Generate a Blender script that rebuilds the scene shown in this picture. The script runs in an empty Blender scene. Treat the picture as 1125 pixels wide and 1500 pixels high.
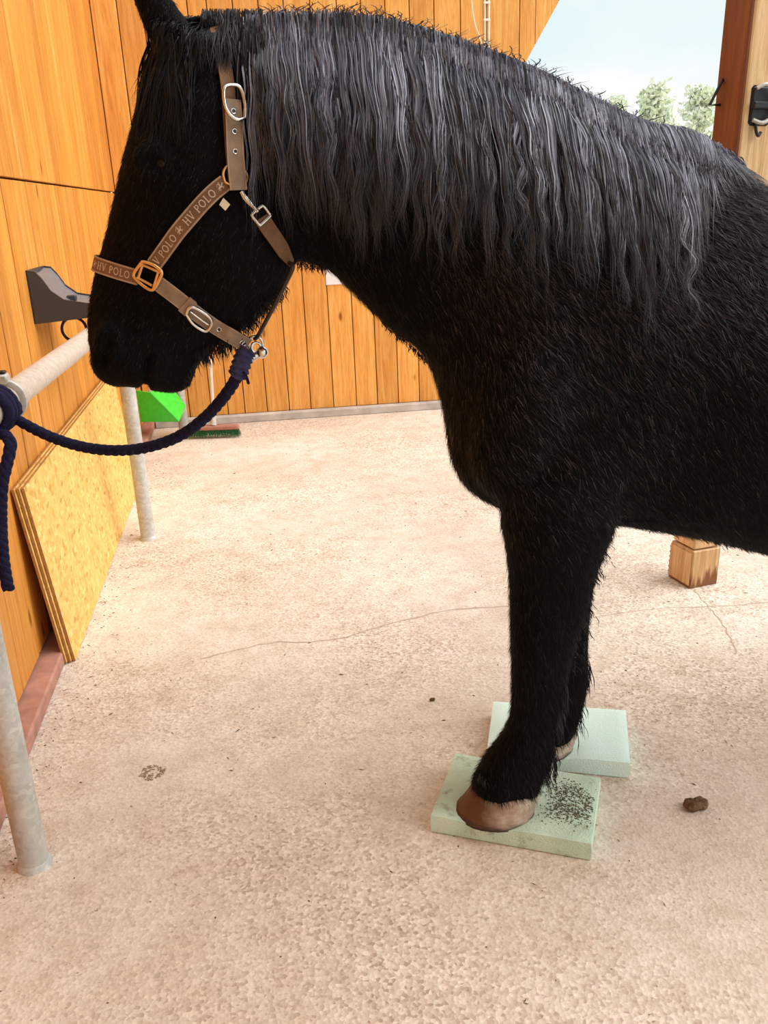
import bpy, bmesh, math, random
import numpy as np
from mathutils import Vector, Matrix
from mathutils.bvhtree import BVHTree

C = bpy.context.scene.collection
sc = bpy.context.scene
random.seed(7)
rng = np.random.default_rng(11)

# ------------------------------------------------------------------ camera
CAM_H = 1.4
FPX = 1271.5
RIGHT = Vector((0.99078, -0.12942, -0.03999))
UP = Vector((0.08077, 0.32744, 0.94141))
FWD = Vector((0.10875, 0.93597, -0.33487))
cam_data = bpy.data.cameras.new('camera')
cam_data.sensor_fit = 'VERTICAL'
cam_data.sensor_height = 36.0
cam_data.lens = FPX / 1500.0 * 36.0
cam_data.clip_start = 0.05
cam_data.clip_end = 500
cam = bpy.data.objects.new('camera', cam_data)
C.objects.link(cam)
m = Matrix((RIGHT, UP, -FWD)).transposed().to_4x4()
m.translation = Vector((0, 0, CAM_H))
cam.matrix_world = m
sc.camera = cam

# ------------------------------------------------------------------ world, sun, exposure
world = bpy.data.worlds.new('overcast_sky')
sc.world = world
world.use_nodes = True
wn = world.node_tree
wn.nodes.clear()
wo = wn.nodes.new('ShaderNodeOutputWorld')
wb = wn.nodes.new('ShaderNodeBackground')
wtc = wn.nodes.new('ShaderNodeTexCoord')
wnz = wn.nodes.new('ShaderNodeTexNoise')
wnz.inputs['Scale'].default_value = 3.2
wnz.inputs['Detail'].default_value = 5
wmp = wn.nodes.new('ShaderNodeMapping')
wmp.inputs['Scale'].default_value = (1, 1, 2.6)
wcr = wn.nodes.new('ShaderNodeValToRGB')
wcr.color_ramp.elements[0].position = 0.40
wcr.color_ramp.elements[0].color = (0.80, 0.94, 0.97, 1)
wcr.color_ramp.elements[1].position = 0.60
wcr.color_ramp.elements[1].color = (1.0, 1.0, 1.0, 1)
wn.links.new(wtc.outputs['Generated'], wmp.inputs['Vector'])
wn.links.new(wmp.outputs[0], wnz.inputs['Vector'])
wn.links.new(wnz.outputs['Fac'], wcr.inputs['Fac'])
wn.links.new(wcr.outputs[0], wb.inputs['Color'])
wb.inputs['Strength'].default_value = 1.0
wn.links.new(wb.outputs[0], wo.inputs['Surface'])

sun_d = bpy.data.lights.new('hazy_sun', 'SUN')
sun_d.energy = 3.9
sun_d.angle = math.radians(60)
sun_d.color = (1.0, 0.965, 0.91)
sun = bpy.data.objects.new('hazy_sun', sun_d)
C.objects.link(sun)
sun.rotation_euler = Vector((-0.66, 0.14, -0.72)).to_track_quat('-Z', 'Y').to_euler()

sc.view_settings.view_transform = 'Standard'
sc.view_settings.look = 'None'
sc.view_settings.gamma = 1
sc.view_settings.use_curve_mapping = False
sc.view_settings.exposure = 0.0

# ------------------------------------------------------------------ helpers
def tag(o, label=None, cat=None, group=None, kind=None):
    if label: o['label'] = label
    if cat: o['category'] = cat
    if group: o['group'] = group
    if kind: o['kind'] = kind
    return o

def empty(name, loc=(0, 0, 0), rz=0):
    o = bpy.data.objects.new(name, None)
    o.empty_display_size = 0.1
    C.objects.link(o)
    o.location = loc
    o.rotation_euler = (0, 0, rz)
    return o

class MB:
    """collects shapes; build() links them as one mesh object"""
    def __init__(s):
        s.v = []; s.f = []
    def add(s, v, f):
        n = len(s.v)
        s.v.extend([tuple(p) for p in v])
        s.f.extend([tuple(i + n for i in q) for q in f])
        return s
    def box(s, x0, x1, y0, y1, z0, z1, ch=0.0, M=None):
        if ch <= 0:
            v = [(x, y, z) for x in (x0, x1) for y in (y0, y1) for z in (z0, z1)]
            f = [(0, 1, 3, 2), (4, 6, 7, 5), (0, 4, 5, 1), (2, 3, 7, 6), (0, 2, 6, 4), (1, 5, 7, 3)]
        else:
            v = []; idx = {}
            X = (x0, x1); Y = (y0, y1); Z = (z0, z1)
            for i in (0, 1):
                for j in (0, 1):
                    for k in (0, 1):
                        for a in (0, 1, 2):
                            p = [X[i], Y[j], Z[k]]
                            for b in range(3):
                                if b != a:
                                    p[b] += ch if (i, j, k)[b] == 0 else -ch
                            idx[i, j, k, a] = len(v); v.append(tuple(p))
            f = []
            for a in range(3):
                b, c = [q for q in range(3) if q != a]
                for sgn in (0, 1):
                    q = []
                    for (u, w) in ((0, 0), (1, 0), (1, 1), (0, 1)):
                        t = [0, 0, 0]; t[a] = sgn; t[b] = u; t[c] = w
                        q.append(idx[t[0], t[1], t[2], a])
                    if (sgn == 0) != (a == 1): q.reverse()
                    f.append(q)
                # edges along axis a
                for (u, w) in ((0, 0), (1, 0), (1, 1), (0, 1)):
                    t0 = [0, 0, 0]; t1 = [0, 0, 0]
                    t0[b] = t1[b] = u; t0[c] = t1[c] = w; t0[a] = 0; t1[a] = 1
                    q = [idx[t0[0], t0[1], t0[2], b], idx[t1[0], t1[1], t1[2], b], idx[t1[0], t1[1], t1[2], c], idx[t0[0], t0[1], t0[2], c]]
                    f.append(q)
            for i in (0, 1):
                for j in (0, 1):
                    for k in (0, 1):
                        f.append([idx[i, j, k, 0], idx[i, j, k, 1], idx[i, j, k, 2]])
        if M is not None:
            v = [tuple(M @ Vector(p)) for p in v]
        return s.add(v, f)
    def tube(s, pts, r, n=12, caps=True, closed=False, flat=1.0):
        pts = [Vector(p) for p in pts]
        N = len(pts)
        rr = r if hasattr(r, '__len__') else [r] * N
        v = []; f = []
        up = None
        for i in range(N):
            a = pts[(i - 1) % N] if (closed or i > 0) else pts[i]
            b = pts[(i + 1) % N] if (closed or i < N - 1) else pts[i]
            t = (b - a).normalized()
            if up is None:
                up = Vector((0, 0, 1)) if abs(t.z) < 0.9 else Vector((1, 0, 0))
            x = t.cross(up).normalized()
            up = x.cross(t).normalized()
            for k in range(n):
                an = 2 * math.pi * k / n
                v.append(pts[i] + rr[i] * (math.cos(an) * x + math.sin(an) * up * flat))
        M = N if closed else N - 1
        for i in range(M):
            j = (i + 1) % N
            for k in range(n):
                l = (k + 1) % n
                f.append((i * n + k, i * n + l, j * n + l, j * n + k))
        if caps and not closed:
            f.append(tuple(range(n - 1, -1, -1)))
            f.append(tuple((N - 1) * n + k for k in range(n)))
        return s.add(v, f)
    def rings(s, R, caps=True):
        n = len(R[0]); v = [p for r in R for p in r]; f = []
        for i in range(len(R) - 1):
            for k in range(n):
                l = (k + 1) % n
                f.append((i * n + k, i * n + l, (i + 1) * n + l, (i + 1) * n + k))
        if caps:
            f.append(tuple(range(n - 1, -1, -1)))
            f.append(tuple((len(R) - 1) * n + k for k in range(n)))
        return s.add(v, f)
    def ball(s, c, r, n=10, m_=7):
        r = r if hasattr(r, '__len__') else (r, r, r)
        R = []
        for i in range(m_ + 1):
            th = math.pi * (i + 0.02) / (m_ + 0.04)
            R.append([(c[0] + r[0] * math.sin(th) * math.cos(2 * math.pi * k / n), c[1] + r[1] * math.sin(th) * math.sin(2 * math.pi * k / n), c[2] + r[2] * math.cos(th)) for k in range(n)])
        return s.rings(R)
    def mesh(s, name, smooth=False, fix=True):
        me = bpy.data.meshes.new(name)
        me.from_pydata(s.v, [], s.f)
        if fix:
            b = bmesh.new(); b.from_mesh(me)
            bmesh.ops.recalc_face_normals(b, faces=b.faces)
            b.to_mesh(me); b.free()
        if smooth:
            me.polygons.foreach_set('use_smooth', [True] * len(me.polygons))
        me.update()
        return me
    def build(s, name, mat, parent=None, smooth=False, fix=True):
        me = s.mesh(name, smooth, fix)
        me.materials.append(mat)
        o = bpy.data.objects.new(name, me)
        C.objects.link(o)
        if parent is not None:
            o.parent = parent
        return o

def smooth_by_angle(o, deg=40):
    me = o.data
    me.polygons.foreach_set('use_smooth', [True] * len(me.polygons))
    b = bmesh.new(); b.from_mesh(me)
    for e in b.edges:
        if len(e.link_faces) == 2 and e.calc_face_angle(0) > math.radians(deg):
            e.smooth = False
    b.to_mesh(me); b.free()

def catmull(P, n=6):
    P = [Vector(p) for p in P]
    out = []
    for i in range(len(P) - 1):
        p0 = P[max(i - 1, 0)]; p1 = P[i]; p2 = P[i + 1]; p3 = P[min(i + 2, len(P) - 1)]
        for k in range(n):
            t = k / n
            out.append(0.5 * ((2 * p1) + (p2 - p0) * t + (2 * p0 - 5 * p1 + 4 * p2 - p3) * t * t + (-p0 + 3 * p1 - 3 * p2 + p3) * t ** 3))
    out.append(P[-1])
    return out

# ------------------------------------------------------------------ materials
class NT:
    def __init__(s, name):
        s.m = bpy.data.materials.new(name); s.m.use_nodes = True
        s.t = s.m.node_tree; s.p = s.t.nodes['Principled BSDF']
    def n(s, typ, **kw):
        nd = s.t.nodes.new(typ)
        for k, v in kw.items():
            if k in nd.inputs: nd.inputs[k].default_value = v
            else: setattr(nd, k, v)
        return nd
    def l(s, a, b): s.t.links.new(a, b)
    def ramp(s, fac, stops):
        r = s.n('ShaderNodeValToRGB')
        e = r.color_ramp.elements
        while len(e) < len(stops): e.new(0.5)
        for q, (p, c) in zip(e, stops):
            q.position = p; q.color = (*c, 1) if len(c) == 3 else c
        s.l(fac, r.inputs[0]); return r.outputs[0]
    def mix(s, a, b, fac, mode='MIX'):
        x = s.n('ShaderNodeMix', data_type='RGBA', blend_type=mode)
        for v, i in ((fac, 0), (a, 6), (b, 7)):
            if isinstance(v, (int, float)): x.inputs[i].default_value = v
            elif isinstance(v, tuple): x.inputs[i].default_value = (*v, 1)
            else: s.l(v, x.inputs[i])
        return x.outputs[2]
    def coords(s, scale=(1, 1, 1), which='Object', rand=False):
        tc = s.n('ShaderNodeTexCoord'); mp = s.n('ShaderNodeMapping')
        mp.inputs['Scale'].default_value = scale
        s.l(tc.outputs[which], mp.inputs['Vector'])
        if rand:
            oi = s.n('ShaderNodeObjectInfo'); ma = s.n('ShaderNodeMath', operation='MULTIPLY'); ma.inputs[1].default_value = 37.0
            s.l(oi.outputs['Random'], ma.inputs[0]); s.l(ma.outputs[0], mp.inputs['Location'])
        return mp.outputs[0]
    def noise(s, vec, scale, detail=4, rough=0.55, dist=0.0):
        x = s.n('ShaderNodeTexNoise', Scale=scale, Detail=detail, Roughness=rough, Distortion=dist)
        s.l(vec, x.inputs['Vector']); return x.outputs['Fac']
    def bump(s, h, strength=0.3, dist=0.01):
        b = s.n('ShaderNodeBump', Strength=strength, Distance=dist)
        s.l(h, b.inputs['Height']); s.l(b.outputs[0], s.p.inputs['Normal'])
    def base(s, c):
        if isinstance(c, tuple): s.p.inputs['Base Color'].default_value = (*c, 1)
        else: s.l(c, s.p.inputs['Base Color'])
    def set(s, rough=0.6, metal=0.0, spec=0.5):
        s.p.inputs['Roughness'].default_value = rough
        s.p.inputs['Metallic'].default_value = metal
        s.p.inputs['Specular IOR Level'].default_value = spec
        return s.m

def plain(name, col, rough=0.6, metal=0.0, spec=0.5, var=0.12, scale=30, bump=0.0):
    t = NT(name)
    v = t.coords()
    nz = t.noise(v, scale)
    t.base(t.ramp(nz, [(0.25, tuple(c * (1 - var) for c in col)), (0.75, tuple(min(1, c * (1 + var)) for c in col))]))
    if bump: t.bump(nz, bump, 0.004)
    return t.set(rough, metal, spec)

def wood(name, c_dark, c_mid, c_light, along='z', knots=True, fine=1.0, rough=0.5):
    t = NT(name)
    sc_ = {'z': (9 * fine, 9 * fine, 0.55 * fine), 'x': (0.55 * fine, 9 * fine, 9 * fine), 'y': (9 * fine, 0.55 * fine, 9 * fine)}[along]
    v = t.coords(sc_, rand=True)
    g = t.noise(v, 3.0, 6, 0.6, 1.2)
    col = t.ramp(g, [(0.28, c_dark), (0.5, c_mid), (0.72, c_light)])
    s2 = tuple(q * 5 for q in sc_)
    v2 = t.coords(s2, rand=True)
    g2 = t.noise(v2, 4.0, 3, 0.6)
    col = t.mix(col, t.ramp(g2, [(0.3, (0.62, 0.52, 0.42)), (0.6, (1, 1, 1))]), 0.45, 'MULTIPLY')
    oi = t.n('ShaderNodeObjectInfo')
    col = t.mix(col, t.ramp(oi.outputs['Random'], [(0.0, (0.80, 0.73, 0.66)), (0.5, (0.98, 0.96, 0.94)), (1.0, (1.12, 1.12, 1.15))]), 0.8, 'MULTIPLY')
    if knots:
        v3 = t.coords({'z': (6, 6, 2.2), 'x': (2.2, 6, 6), 'y': (6, 2.2, 6)}[along], rand=True)
        vo = t.n('ShaderNodeTexVoronoi', Scale=1.0); t.l(v3, vo.inputs['Vector'])
        k = t.ramp(vo.outputs['Distance'], [(0.04, (1, 1, 1)), (0.09, (0, 0, 0))])
        col = t.mix(col, (c_dark[0] * 0.45, c_dark[1] * 0.35, c_dark[2] * 0.3), k)
    t.base(col)
    t.bump(g2, 0.25, 0.003)
    return t.set(rough, 0, 0.35)

M = {}
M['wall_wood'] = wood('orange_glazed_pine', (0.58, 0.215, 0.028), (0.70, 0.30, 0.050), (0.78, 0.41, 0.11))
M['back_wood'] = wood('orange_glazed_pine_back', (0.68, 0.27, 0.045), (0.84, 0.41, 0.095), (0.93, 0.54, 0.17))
M['beam_wood'] = wood('brown_stained_beam', (0.16, 0.045, 0.016), (0.22, 0.07, 0.026), (0.30, 0.10, 0.04), fine=0.8)
M['post_wood'] = wood('weathered_post_wood', (0.48, 0.27, 0.11), (0.68, 0.44, 0.22), (0.82, 0.60, 0.36), fine=1.2)
_w = M['post_wood'].copy(); _w.name = 'weathered_post_foot_wood'
_t = _w.node_tree; _p = _t.nodes['Principled BSDF']; _src = _p.inputs['Base Color'].links[0].from_socket
_tc = _t.nodes.new('ShaderNodeTexCoord'); _mp = _t.nodes.new('ShaderNodeMapping'); _mp.inputs['Scale'].default_value = (70, 70, 9)
_t.links.new(_tc.outputs['Object'], _mp.inputs[0]); _nz = _t.nodes.new('ShaderNodeTexNoise'); _nz.inputs['Scale'].default_value = 1.0; _nz.inputs['Detail'].default_value = 4
_t.links.new(_mp.outputs[0], _nz.inputs['Vector']); _sx = _t.nodes.new('ShaderNodeSeparateXYZ'); _t.links.new(_tc.outputs['Object'], _sx.inputs[0])
_ma = _t.nodes.new('ShaderNodeMath'); _ma.operation = 'MULTIPLY_ADD'; _ma.inputs[1].default_value = 5.5; _t.links.new(_sx.outputs[2], _ma.inputs[0]); _t.links.new(_nz.outputs['Fac'], _ma.inputs[2])
_cr = _t.nodes.new('ShaderNodeValToRGB'); _cr.color_ramp.elements[0].position = 0.66; _cr.color_ramp.elements[0].color = (1, 1, 1, 1); _cr.color_ramp.elements[1].position = 0.84; _cr.color_ramp.elements[1].color = (0, 0, 0, 1)
_t.links.new(_ma.outputs[0], _cr.inputs[0]); _mx = _t.nodes.new('ShaderNodeMix'); _mx.data_type = 'RGBA'; _mx.inputs[7].default_value = (0.22, 0.085, 0.03, 1)
_t.links.new(_cr.outputs[0], _mx.inputs[0]); _t.links.new(_src, _mx.inputs[6]); _t.links.new(_mx.outputs[2], _p.inputs['Base Color'])
M['foot_wood'] = _w
M['dark_gap'] = plain('dark_backing', (0.09, 0.03, 0.008), 0.9)
M['roof_wood'] = wood('roof_boards', (0.36, 0.16, 0.05), (0.46, 0.22, 0.08), (0.55, 0.3, 0.12), along='x')
M['steel'] = plain('galvanised_steel', (0.50, 0.48, 0.47), 0.42, 0.45, 0.5, 0.22, 45, 0.1)
t = NT('spangled_galvanised_steel')
v = t.coords()
vo = t.n('ShaderNodeTexVoronoi', Scale=85.0); t.l(v, vo.inputs['Vector'])
sp_ = t.n('ShaderNodeSeparateColor'); t.l(vo.outputs['Color'], sp_.inputs[0])
c_ = t.ramp(sp_.outputs[0], [(0.0, (0.50, 0.49, 0.47)), (0.6, (0.56, 0.55, 0.53)), (1.0, (0.63, 0.62, 0.59))])
t.base(t.mix(c_, t.ramp(t.noise(v, 7, 4), [(0.35, (0.78, 0.75, 0.70)), (0.6, (1, 1, 1))]), 0.8, 'MULTIPLY'))
M['steel'] = t.set(0.5, 0.2, 0.4)
M['bar_steel'] = plain('worn_galvanised_bar', (0.60, 0.53, 0.46), 0.5, 0.25, 0.5, 0.18, 60, 0.1)
M['black_metal'] = plain('black_metal', (0.03, 0.03, 0.035), 0.4, 0.6)
M['chrome'] = plain('bright_nickel', (0.75, 0.73, 0.70), 0.22, 1.0)
M['brass'] = plain('antique_brass', (0.78, 0.52, 0.26), 0.28, 1.0)
M['green_plastic'] = plain('green_plastic', (0.045, 0.58, 0.035), 0.38)
M['rust'] = plain('rusty_red_steel', (0.40, 0.20, 0.15), 0.75, 0.1, 0.4, 0.35, 14, 0.3)
M['grey_plastic'] = plain('anthracite_plastic', (0.034, 0.036, 0.042), 0.36, 0, 0.55, 0.06)
M['white_cable'] = plain('white_cable_sheath', (0.85, 0.82, 0.76), 0.5)
M['paper'] = plain('white_paper', (0.82, 0.82, 0.88), 0.8, var=0.02)
M['kerb'] = plain('grey_sill', (0.50, 0.46, 0.42), 0.8, 0, 0.3, 0.25, 9, 0.3)
M['strap'] = None

# concrete
t = NT('sandy_concrete')
v = t.coords()
big = t.noise(v, 0.9, 5, 0.6)
mid = t.noise(v, 9, 5, 0.65)
fine = t.noise(v, 70, 5, 0.75)
col = t.ramp(big, [(0.3, (0.60, 0.50, 0.415)), (0.5, (0.70, 0.615, 0.53)), (0.7, (0.79, 0.72, 0.645))])
col = t.mix(col, t.ramp(mid, [(0.35, (0.80, 0.72, 0.66)), (0.55, (1, 1, 1))]), 0.55, 'MULTIPLY')
vo = t.n('ShaderNodeTexVoronoi', Scale=135.0); t.l(v, vo.inputs['Vector'])
sep = t.n('ShaderNodeSeparateColor'); t.l(vo.outputs['Color'], sep.inputs[0])
agg = t.ramp(sep.outputs[0], [(0.0, (0.50, 0.38, 0.31)), (0.25, (0.82, 0.74, 0.69)), (0.7, (1, 1, 1)), (1.0, (1.28, 1.26, 1.24))])
aggmask = t.ramp(t.noise(v, 1.1, 3), [(0.40, (0.35, 0.35, 0.35)), (0.6, (1, 1, 1))])
am = t.n('ShaderNodeMath', operation='MULTIPLY'); am.inputs[1].default_value = 0.75
t.l(aggmask, am.inputs[0])
col = t.mix(col, agg, am.outputs[0], 'MULTIPLY')
pits = t.ramp(fine, [(0.30, (0.36, 0.24, 0.17)), (0.40, (1, 1, 1))])
col = t.mix(col, pits, 0.8, 'MULTIPLY')
t.base(col)
hs = t.n('ShaderNodeMath', operation='ADD'); t.l(fine, hs.inputs[0]); t.l(vo.outputs['Distance'], hs.inputs[1])
t.bump(hs.outputs[0], 0.4, 0.003)
M['concrete'] = t.set(0.85, 0, 0.25)

t = NT('pale_ground')
v = t.coords()
t.base(t.ramp(t.noise(v, 0.4, 6), [(0.35, (0.42, 0.45, 0.25)), (0.6, (0.66, 0.62, 0.48))]))
M['ground'] = t.set(0.95, 0, 0.2)

# OSB
t = NT('strand_board')
v = t.coords((1, 14, 30)); v2 = t.coords((1, 34, 11))
a = t.n('ShaderNodeTexVoronoi', Scale=2.6); t.l(v, a.inputs['Vector'])
b = t.n('ShaderNodeTexVoronoi', Scale=2.2); t.l(v2, b.inputs['Vector'])
s1 = t.n('ShaderNodeSeparateColor'); t.l(a.outputs['Color'], s1.inputs[0])
s2 = t.n('ShaderNodeSeparateColor'); t.l(b.outputs['Color'], s2.inputs[0])
c1 = t.ramp(s1.outputs[0], [(0.0, (0.50, 0.27, 0.06)), (0.12, (0.67, 0.39, 0.095)), (0.7, (0.75, 0.47, 0.13)), (1.0, (0.86, 0.60, 0.23))])
c2 = t.ramp(s2.outputs[1], [(0.0, (0.55, 0.30, 0.07)), (0.15, (0.70, 0.42, 0.11)), (1.0, (0.83, 0.55, 0.18))])
sel = t.ramp(s1.outputs[2], [(0.45, (0, 0, 0)), (0.5, (1, 1, 1))])
t.base(t.mix(c1, c2, sel))
t.bump(s1.outputs[0], 0.15, 0.003)
M['osb'] = t.set(0.6, 0, 0.3)
M['osb_edge'] = plain('strand_board_edge', (0.40, 0.18, 0.055), 0.8, var=0.4, scale=60)

# pads
t = NT('green_foam')
v = t.coords()
nz = t.noise(v, 16, 4); fz = t.noise(v, 220, 2)
col = t.ramp(nz, [(0.3, (0.50, 0.65, 0.52)), (0.6, (0.61, 0.77, 0.62))])
vo = t.n('ShaderNodeTexVoronoi', Scale=260.0); t.l(v, vo.inputs['Vector'])
t.bump(vo.outputs['Distance'], 0.35, 0.003)
dirt = t.ramp(t.noise(v, 24, 5, 0.7), [(0.56, (1, 1, 1)), (0.70, (0.55, 0.48, 0.36))])
t.base(t.mix(col, dirt, 0.8, 'MULTIPLY'))
M['pad_used'] = t.set(0.85, 0, 0.25)
t = NT('pale_green_foam')
v = t.coords()
vo = t.n('ShaderNodeTexVoronoi', Scale=260.0); t.l(v, vo.inputs['Vector'])
t.bump(vo.outputs['Distance'], 0.3, 0.003)
t.base(t.ramp(t.noise(v, 8, 4), [(0.3, (0.70, 0.90, 0.83)), (0.7, (0.76, 0.95, 0.88))]))
M['pad_clean'] = t.set(0.85, 0, 0.25)
M['stain'] = plain('dried_mud', (0.12, 0.115, 0.075), 0.95, var=0.4, scale=90)
M['dung'] = plain('dung', (0.13, 0.075, 0.035), 0.95, var=0.5, scale=60, bump=0.8)

# horse
t = NT('black_coat')
v = t.coords()
t.base(t.ramp(t.noise(v, 5, 4), [(0.3, (0.0028, 0.0024, 0.0026)), (0.7, (0.0055, 0.0042, 0.0044))]))
M['coat'] = t.set(0.7, 0, 0.06)
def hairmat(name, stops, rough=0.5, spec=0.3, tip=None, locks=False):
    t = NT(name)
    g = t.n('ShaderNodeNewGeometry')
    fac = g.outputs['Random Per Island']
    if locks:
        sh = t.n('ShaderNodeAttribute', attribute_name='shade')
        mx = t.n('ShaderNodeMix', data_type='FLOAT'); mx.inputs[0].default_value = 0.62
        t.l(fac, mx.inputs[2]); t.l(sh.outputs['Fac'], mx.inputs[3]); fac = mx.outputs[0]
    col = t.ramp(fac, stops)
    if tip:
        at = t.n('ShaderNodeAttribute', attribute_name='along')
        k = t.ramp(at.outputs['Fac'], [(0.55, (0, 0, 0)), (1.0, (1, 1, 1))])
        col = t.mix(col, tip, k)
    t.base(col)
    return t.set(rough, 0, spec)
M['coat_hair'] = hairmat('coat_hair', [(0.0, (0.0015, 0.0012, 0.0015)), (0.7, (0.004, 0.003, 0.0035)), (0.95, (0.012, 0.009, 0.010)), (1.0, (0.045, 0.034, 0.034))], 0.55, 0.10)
M['coat_hair_lit'] = hairmat('painted_sheen_hair', [(0.0, (0.002, 0.0015, 0.002)), (0.5, (0.010, 0.0075, 0.009)), (0.85, (0.044, 0.034, 0.039)), (1.0, (0.12, 0.097, 0.108))], 0.5, 0.2)  # paler copy of the coat hair: sheen of the lit coat put into the colour
M['mane'] = hairmat('mane_hair', [(0.10, (0.003, 0.003, 0.006)), (0.34, (0.022, 0.023, 0.038)), (0.54, (0.105, 0.11, 0.165)), (0.85, (0.33, 0.345, 0.45))], 0.45, 0.45, tip=(0.022, 0.017, 0.020), locks=True)  # blue-grey sky sheen put into the strand colour, dark toward the ends
M['black_hair'] = hairmat('long_black_hair', [(0.0, (0.002, 0.002, 0.003)), (0.8, (0.007, 0.006, 0.008)), (1.0, (0.04, 0.037, 0.045))], 0.5, 0.2)
t = NT('hoof_horn')
v = t.coords((1, 1, 1)); v2 = t.coords((1, 1, 7))
g = t.noise(v, 14, 4); g2 = t.noise(v2, 30, 3)
col = t.ramp(g, [(0.34, (0.26, 0.165, 0.11)), (0.5, (0.46, 0.35, 0.27)), (0.66, (0.62, 0.52, 0.44))])
tg = t.n('ShaderNodeTexCoord'); sx = t.n('ShaderNodeSeparateXYZ'); t.l(tg.outputs['Generated'], sx.inputs[0])
ax = t.n('ShaderNodeMath', operation='MULTIPLY_ADD'); ax.inputs[1].default_value = 0.35; t.l(g, ax.inputs[0]); t.l(sx.outputs[0], ax.inputs[2])
col = t.mix((0.125, 0.054, 0.025), col, t.ramp(ax.outputs[0], [(0.42, (0, 0, 0)), (0.66, (1, 1, 1))]))
az = t.n('ShaderNodeMath', operation='MULTIPLY_ADD'); az.inputs[1].default_value = 0.22; t.l(g2, az.inputs[0]); t.l(sx.outputs[2], az.inputs[2])
col = t.mix((0.035, 0.026, 0.02), col, t.ramp(az.outputs[0], [(0.14, (0, 0, 0)), (0.27, (1, 1, 1))]))
col = t.mix(col, t.ramp(g2, [(0.3, (0.7, 0.65, 0.6)), (0.6, (1, 1, 1))]), 0.5, 'MULTIPLY')
t.base(col); t.bump(g2, 0.3, 0.004)
M['hoof'] = t.set(0.6, 0, 0.3)
M['eye'] = plain('dark_eye', (0.004, 0.003, 0.003), 0.3, 0, 0.3)

# halter
def webbing(name, c):
    t = NT(name)
    v = t.coords()
    w = t.n('ShaderNodeTexChecker', Scale=420.0); t.l(v, w.inputs['Vector'])
    nz = t.noise(v, 40, 3)
    col = t.ramp(nz, [(0.3, tuple(q * 0.8 for q in c)), (0.7, tuple(q * 1.15 for q in c))])
    t.base(t.mix(col, t.ramp(w.outputs['Fac'], [(0, (0.8, 0.8, 0.8)), (1, (1, 1, 1))]), 0.5, 'MULTIPLY'))
    return t.set(0.7, 0, 0.3)
M['strap'] = webbing('brown_webbing', (0.20, 0.105, 0.058))
M['strap_light'] = webbing('tan_webbing', (0.30, 0.215, 0.155))
M['strap_trim'] = webbing('pale_trim', (0.42, 0.30, 0.21))
M['letter'] = plain('woven_cream_thread', (0.62, 0.52, 0.42), 0.7)
M['care_tag'] = plain('cream_care_tag', (0.75, 0.68, 0.52), 0.7)
M['cord'] = plain('dark_cord', (0.03, 0.022, 0.02), 0.45)
t = NT('navy_rope')
v = t.coords()
t.base(t.ramp(t.noise(v, 130, 3), [(0.3, (0.006, 0.005, 0.022)), (0.65, (0.013, 0.012, 0.048)), (0.85, (0.04, 0.04, 0.11))]))
t.bump(t.noise(v, 170, 2), 0.5, 0.004)
M['rope'] = t.set(0.85, 0, 0.2)
M['bristle'] = hairmat('green_bristles', [(0, (0.008, 0.06, 0.02)), (1, (0.02, 0.16, 0.05))], 0.6)
M['broom_wood'] = plain('red_brown_broom_block', (0.38, 0.17, 0.12), 0.6)
M['broom_stick'] = plain('pale_broom_stick', (0.66, 0.50, 0.40), 0.55)
M['leaf'] = hairmat('hazed_pine_needles', [(0, (0.66, 0.72, 0.54)), (1, (0.88, 0.91, 0.78))], 0.7)  # distance haze put into the colour of needles and bark
M['bark'] = plain('hazed_bark', (0.58, 0.54, 0.46), 0.9)
M['straw'] = hairmat('straw_bits', [(0, (0.05, 0.03, 0.02)), (0.6, (0.16, 0.10, 0.06)), (1, (0.45, 0.33, 0.18))], 0.9)

# ------------------------------------------------------------------ setting
def structure(o): o['kind'] = 'structure'; return o

fl = structure(MB().box(-1.1, 5.5, -2.5, 6.25, -0.15, 0.0).build('floor', M['concrete']))
gr = structure(MB().box(-60, 90, -40, 140, -0.4, -0.16).build('ground', M['ground']))

def crack(pts, w0=0.004):
    v = []; f = []
    P = catmull([(x, y, 0) for x, y in pts], 7)
    for i, p in enumerate(P):
        d = (P[min(i + 1, len(P) - 1)] - P[max(i - 1, 0)]).normalized()
        n_ = Vector((-d.y, d.x, 0)); w = w0 * random.uniform(0.25, 1.0)
        j = random.uniform(-1, 1) * 0.006
        v += [p + n_ * (w + j) + Vector((0, 0, 0.0008)), p + n_ * (j - w) + Vector((0, 0, 0.0008))]
    for i in range(len(P) - 1): f.append((2 * i, 2 * i + 1, 2 * i + 3, 2 * i + 2))
    return MB().add(v, f).build('crack', M['crack'], fl)
M['crack'] = plain('crack_dirt', (0.48, 0.36, 0.27), 0.95)
crack([(-0.33, 2.62), (-0.1, 2.68), (0.1, 2.66), (0.3, 2.73), (0.55, 2.80), (0.8, 2.78)], 0.0045)
crack([(1.47, 2.78), (1.45, 2.6), (1.42, 2.42), (1.38, 2.3)], 0.0035)
crack([(0.8, 2.6), (1.2, 2.66), (1.7, 2.62), (2.2, 2.68)], 0.0025)

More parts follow.
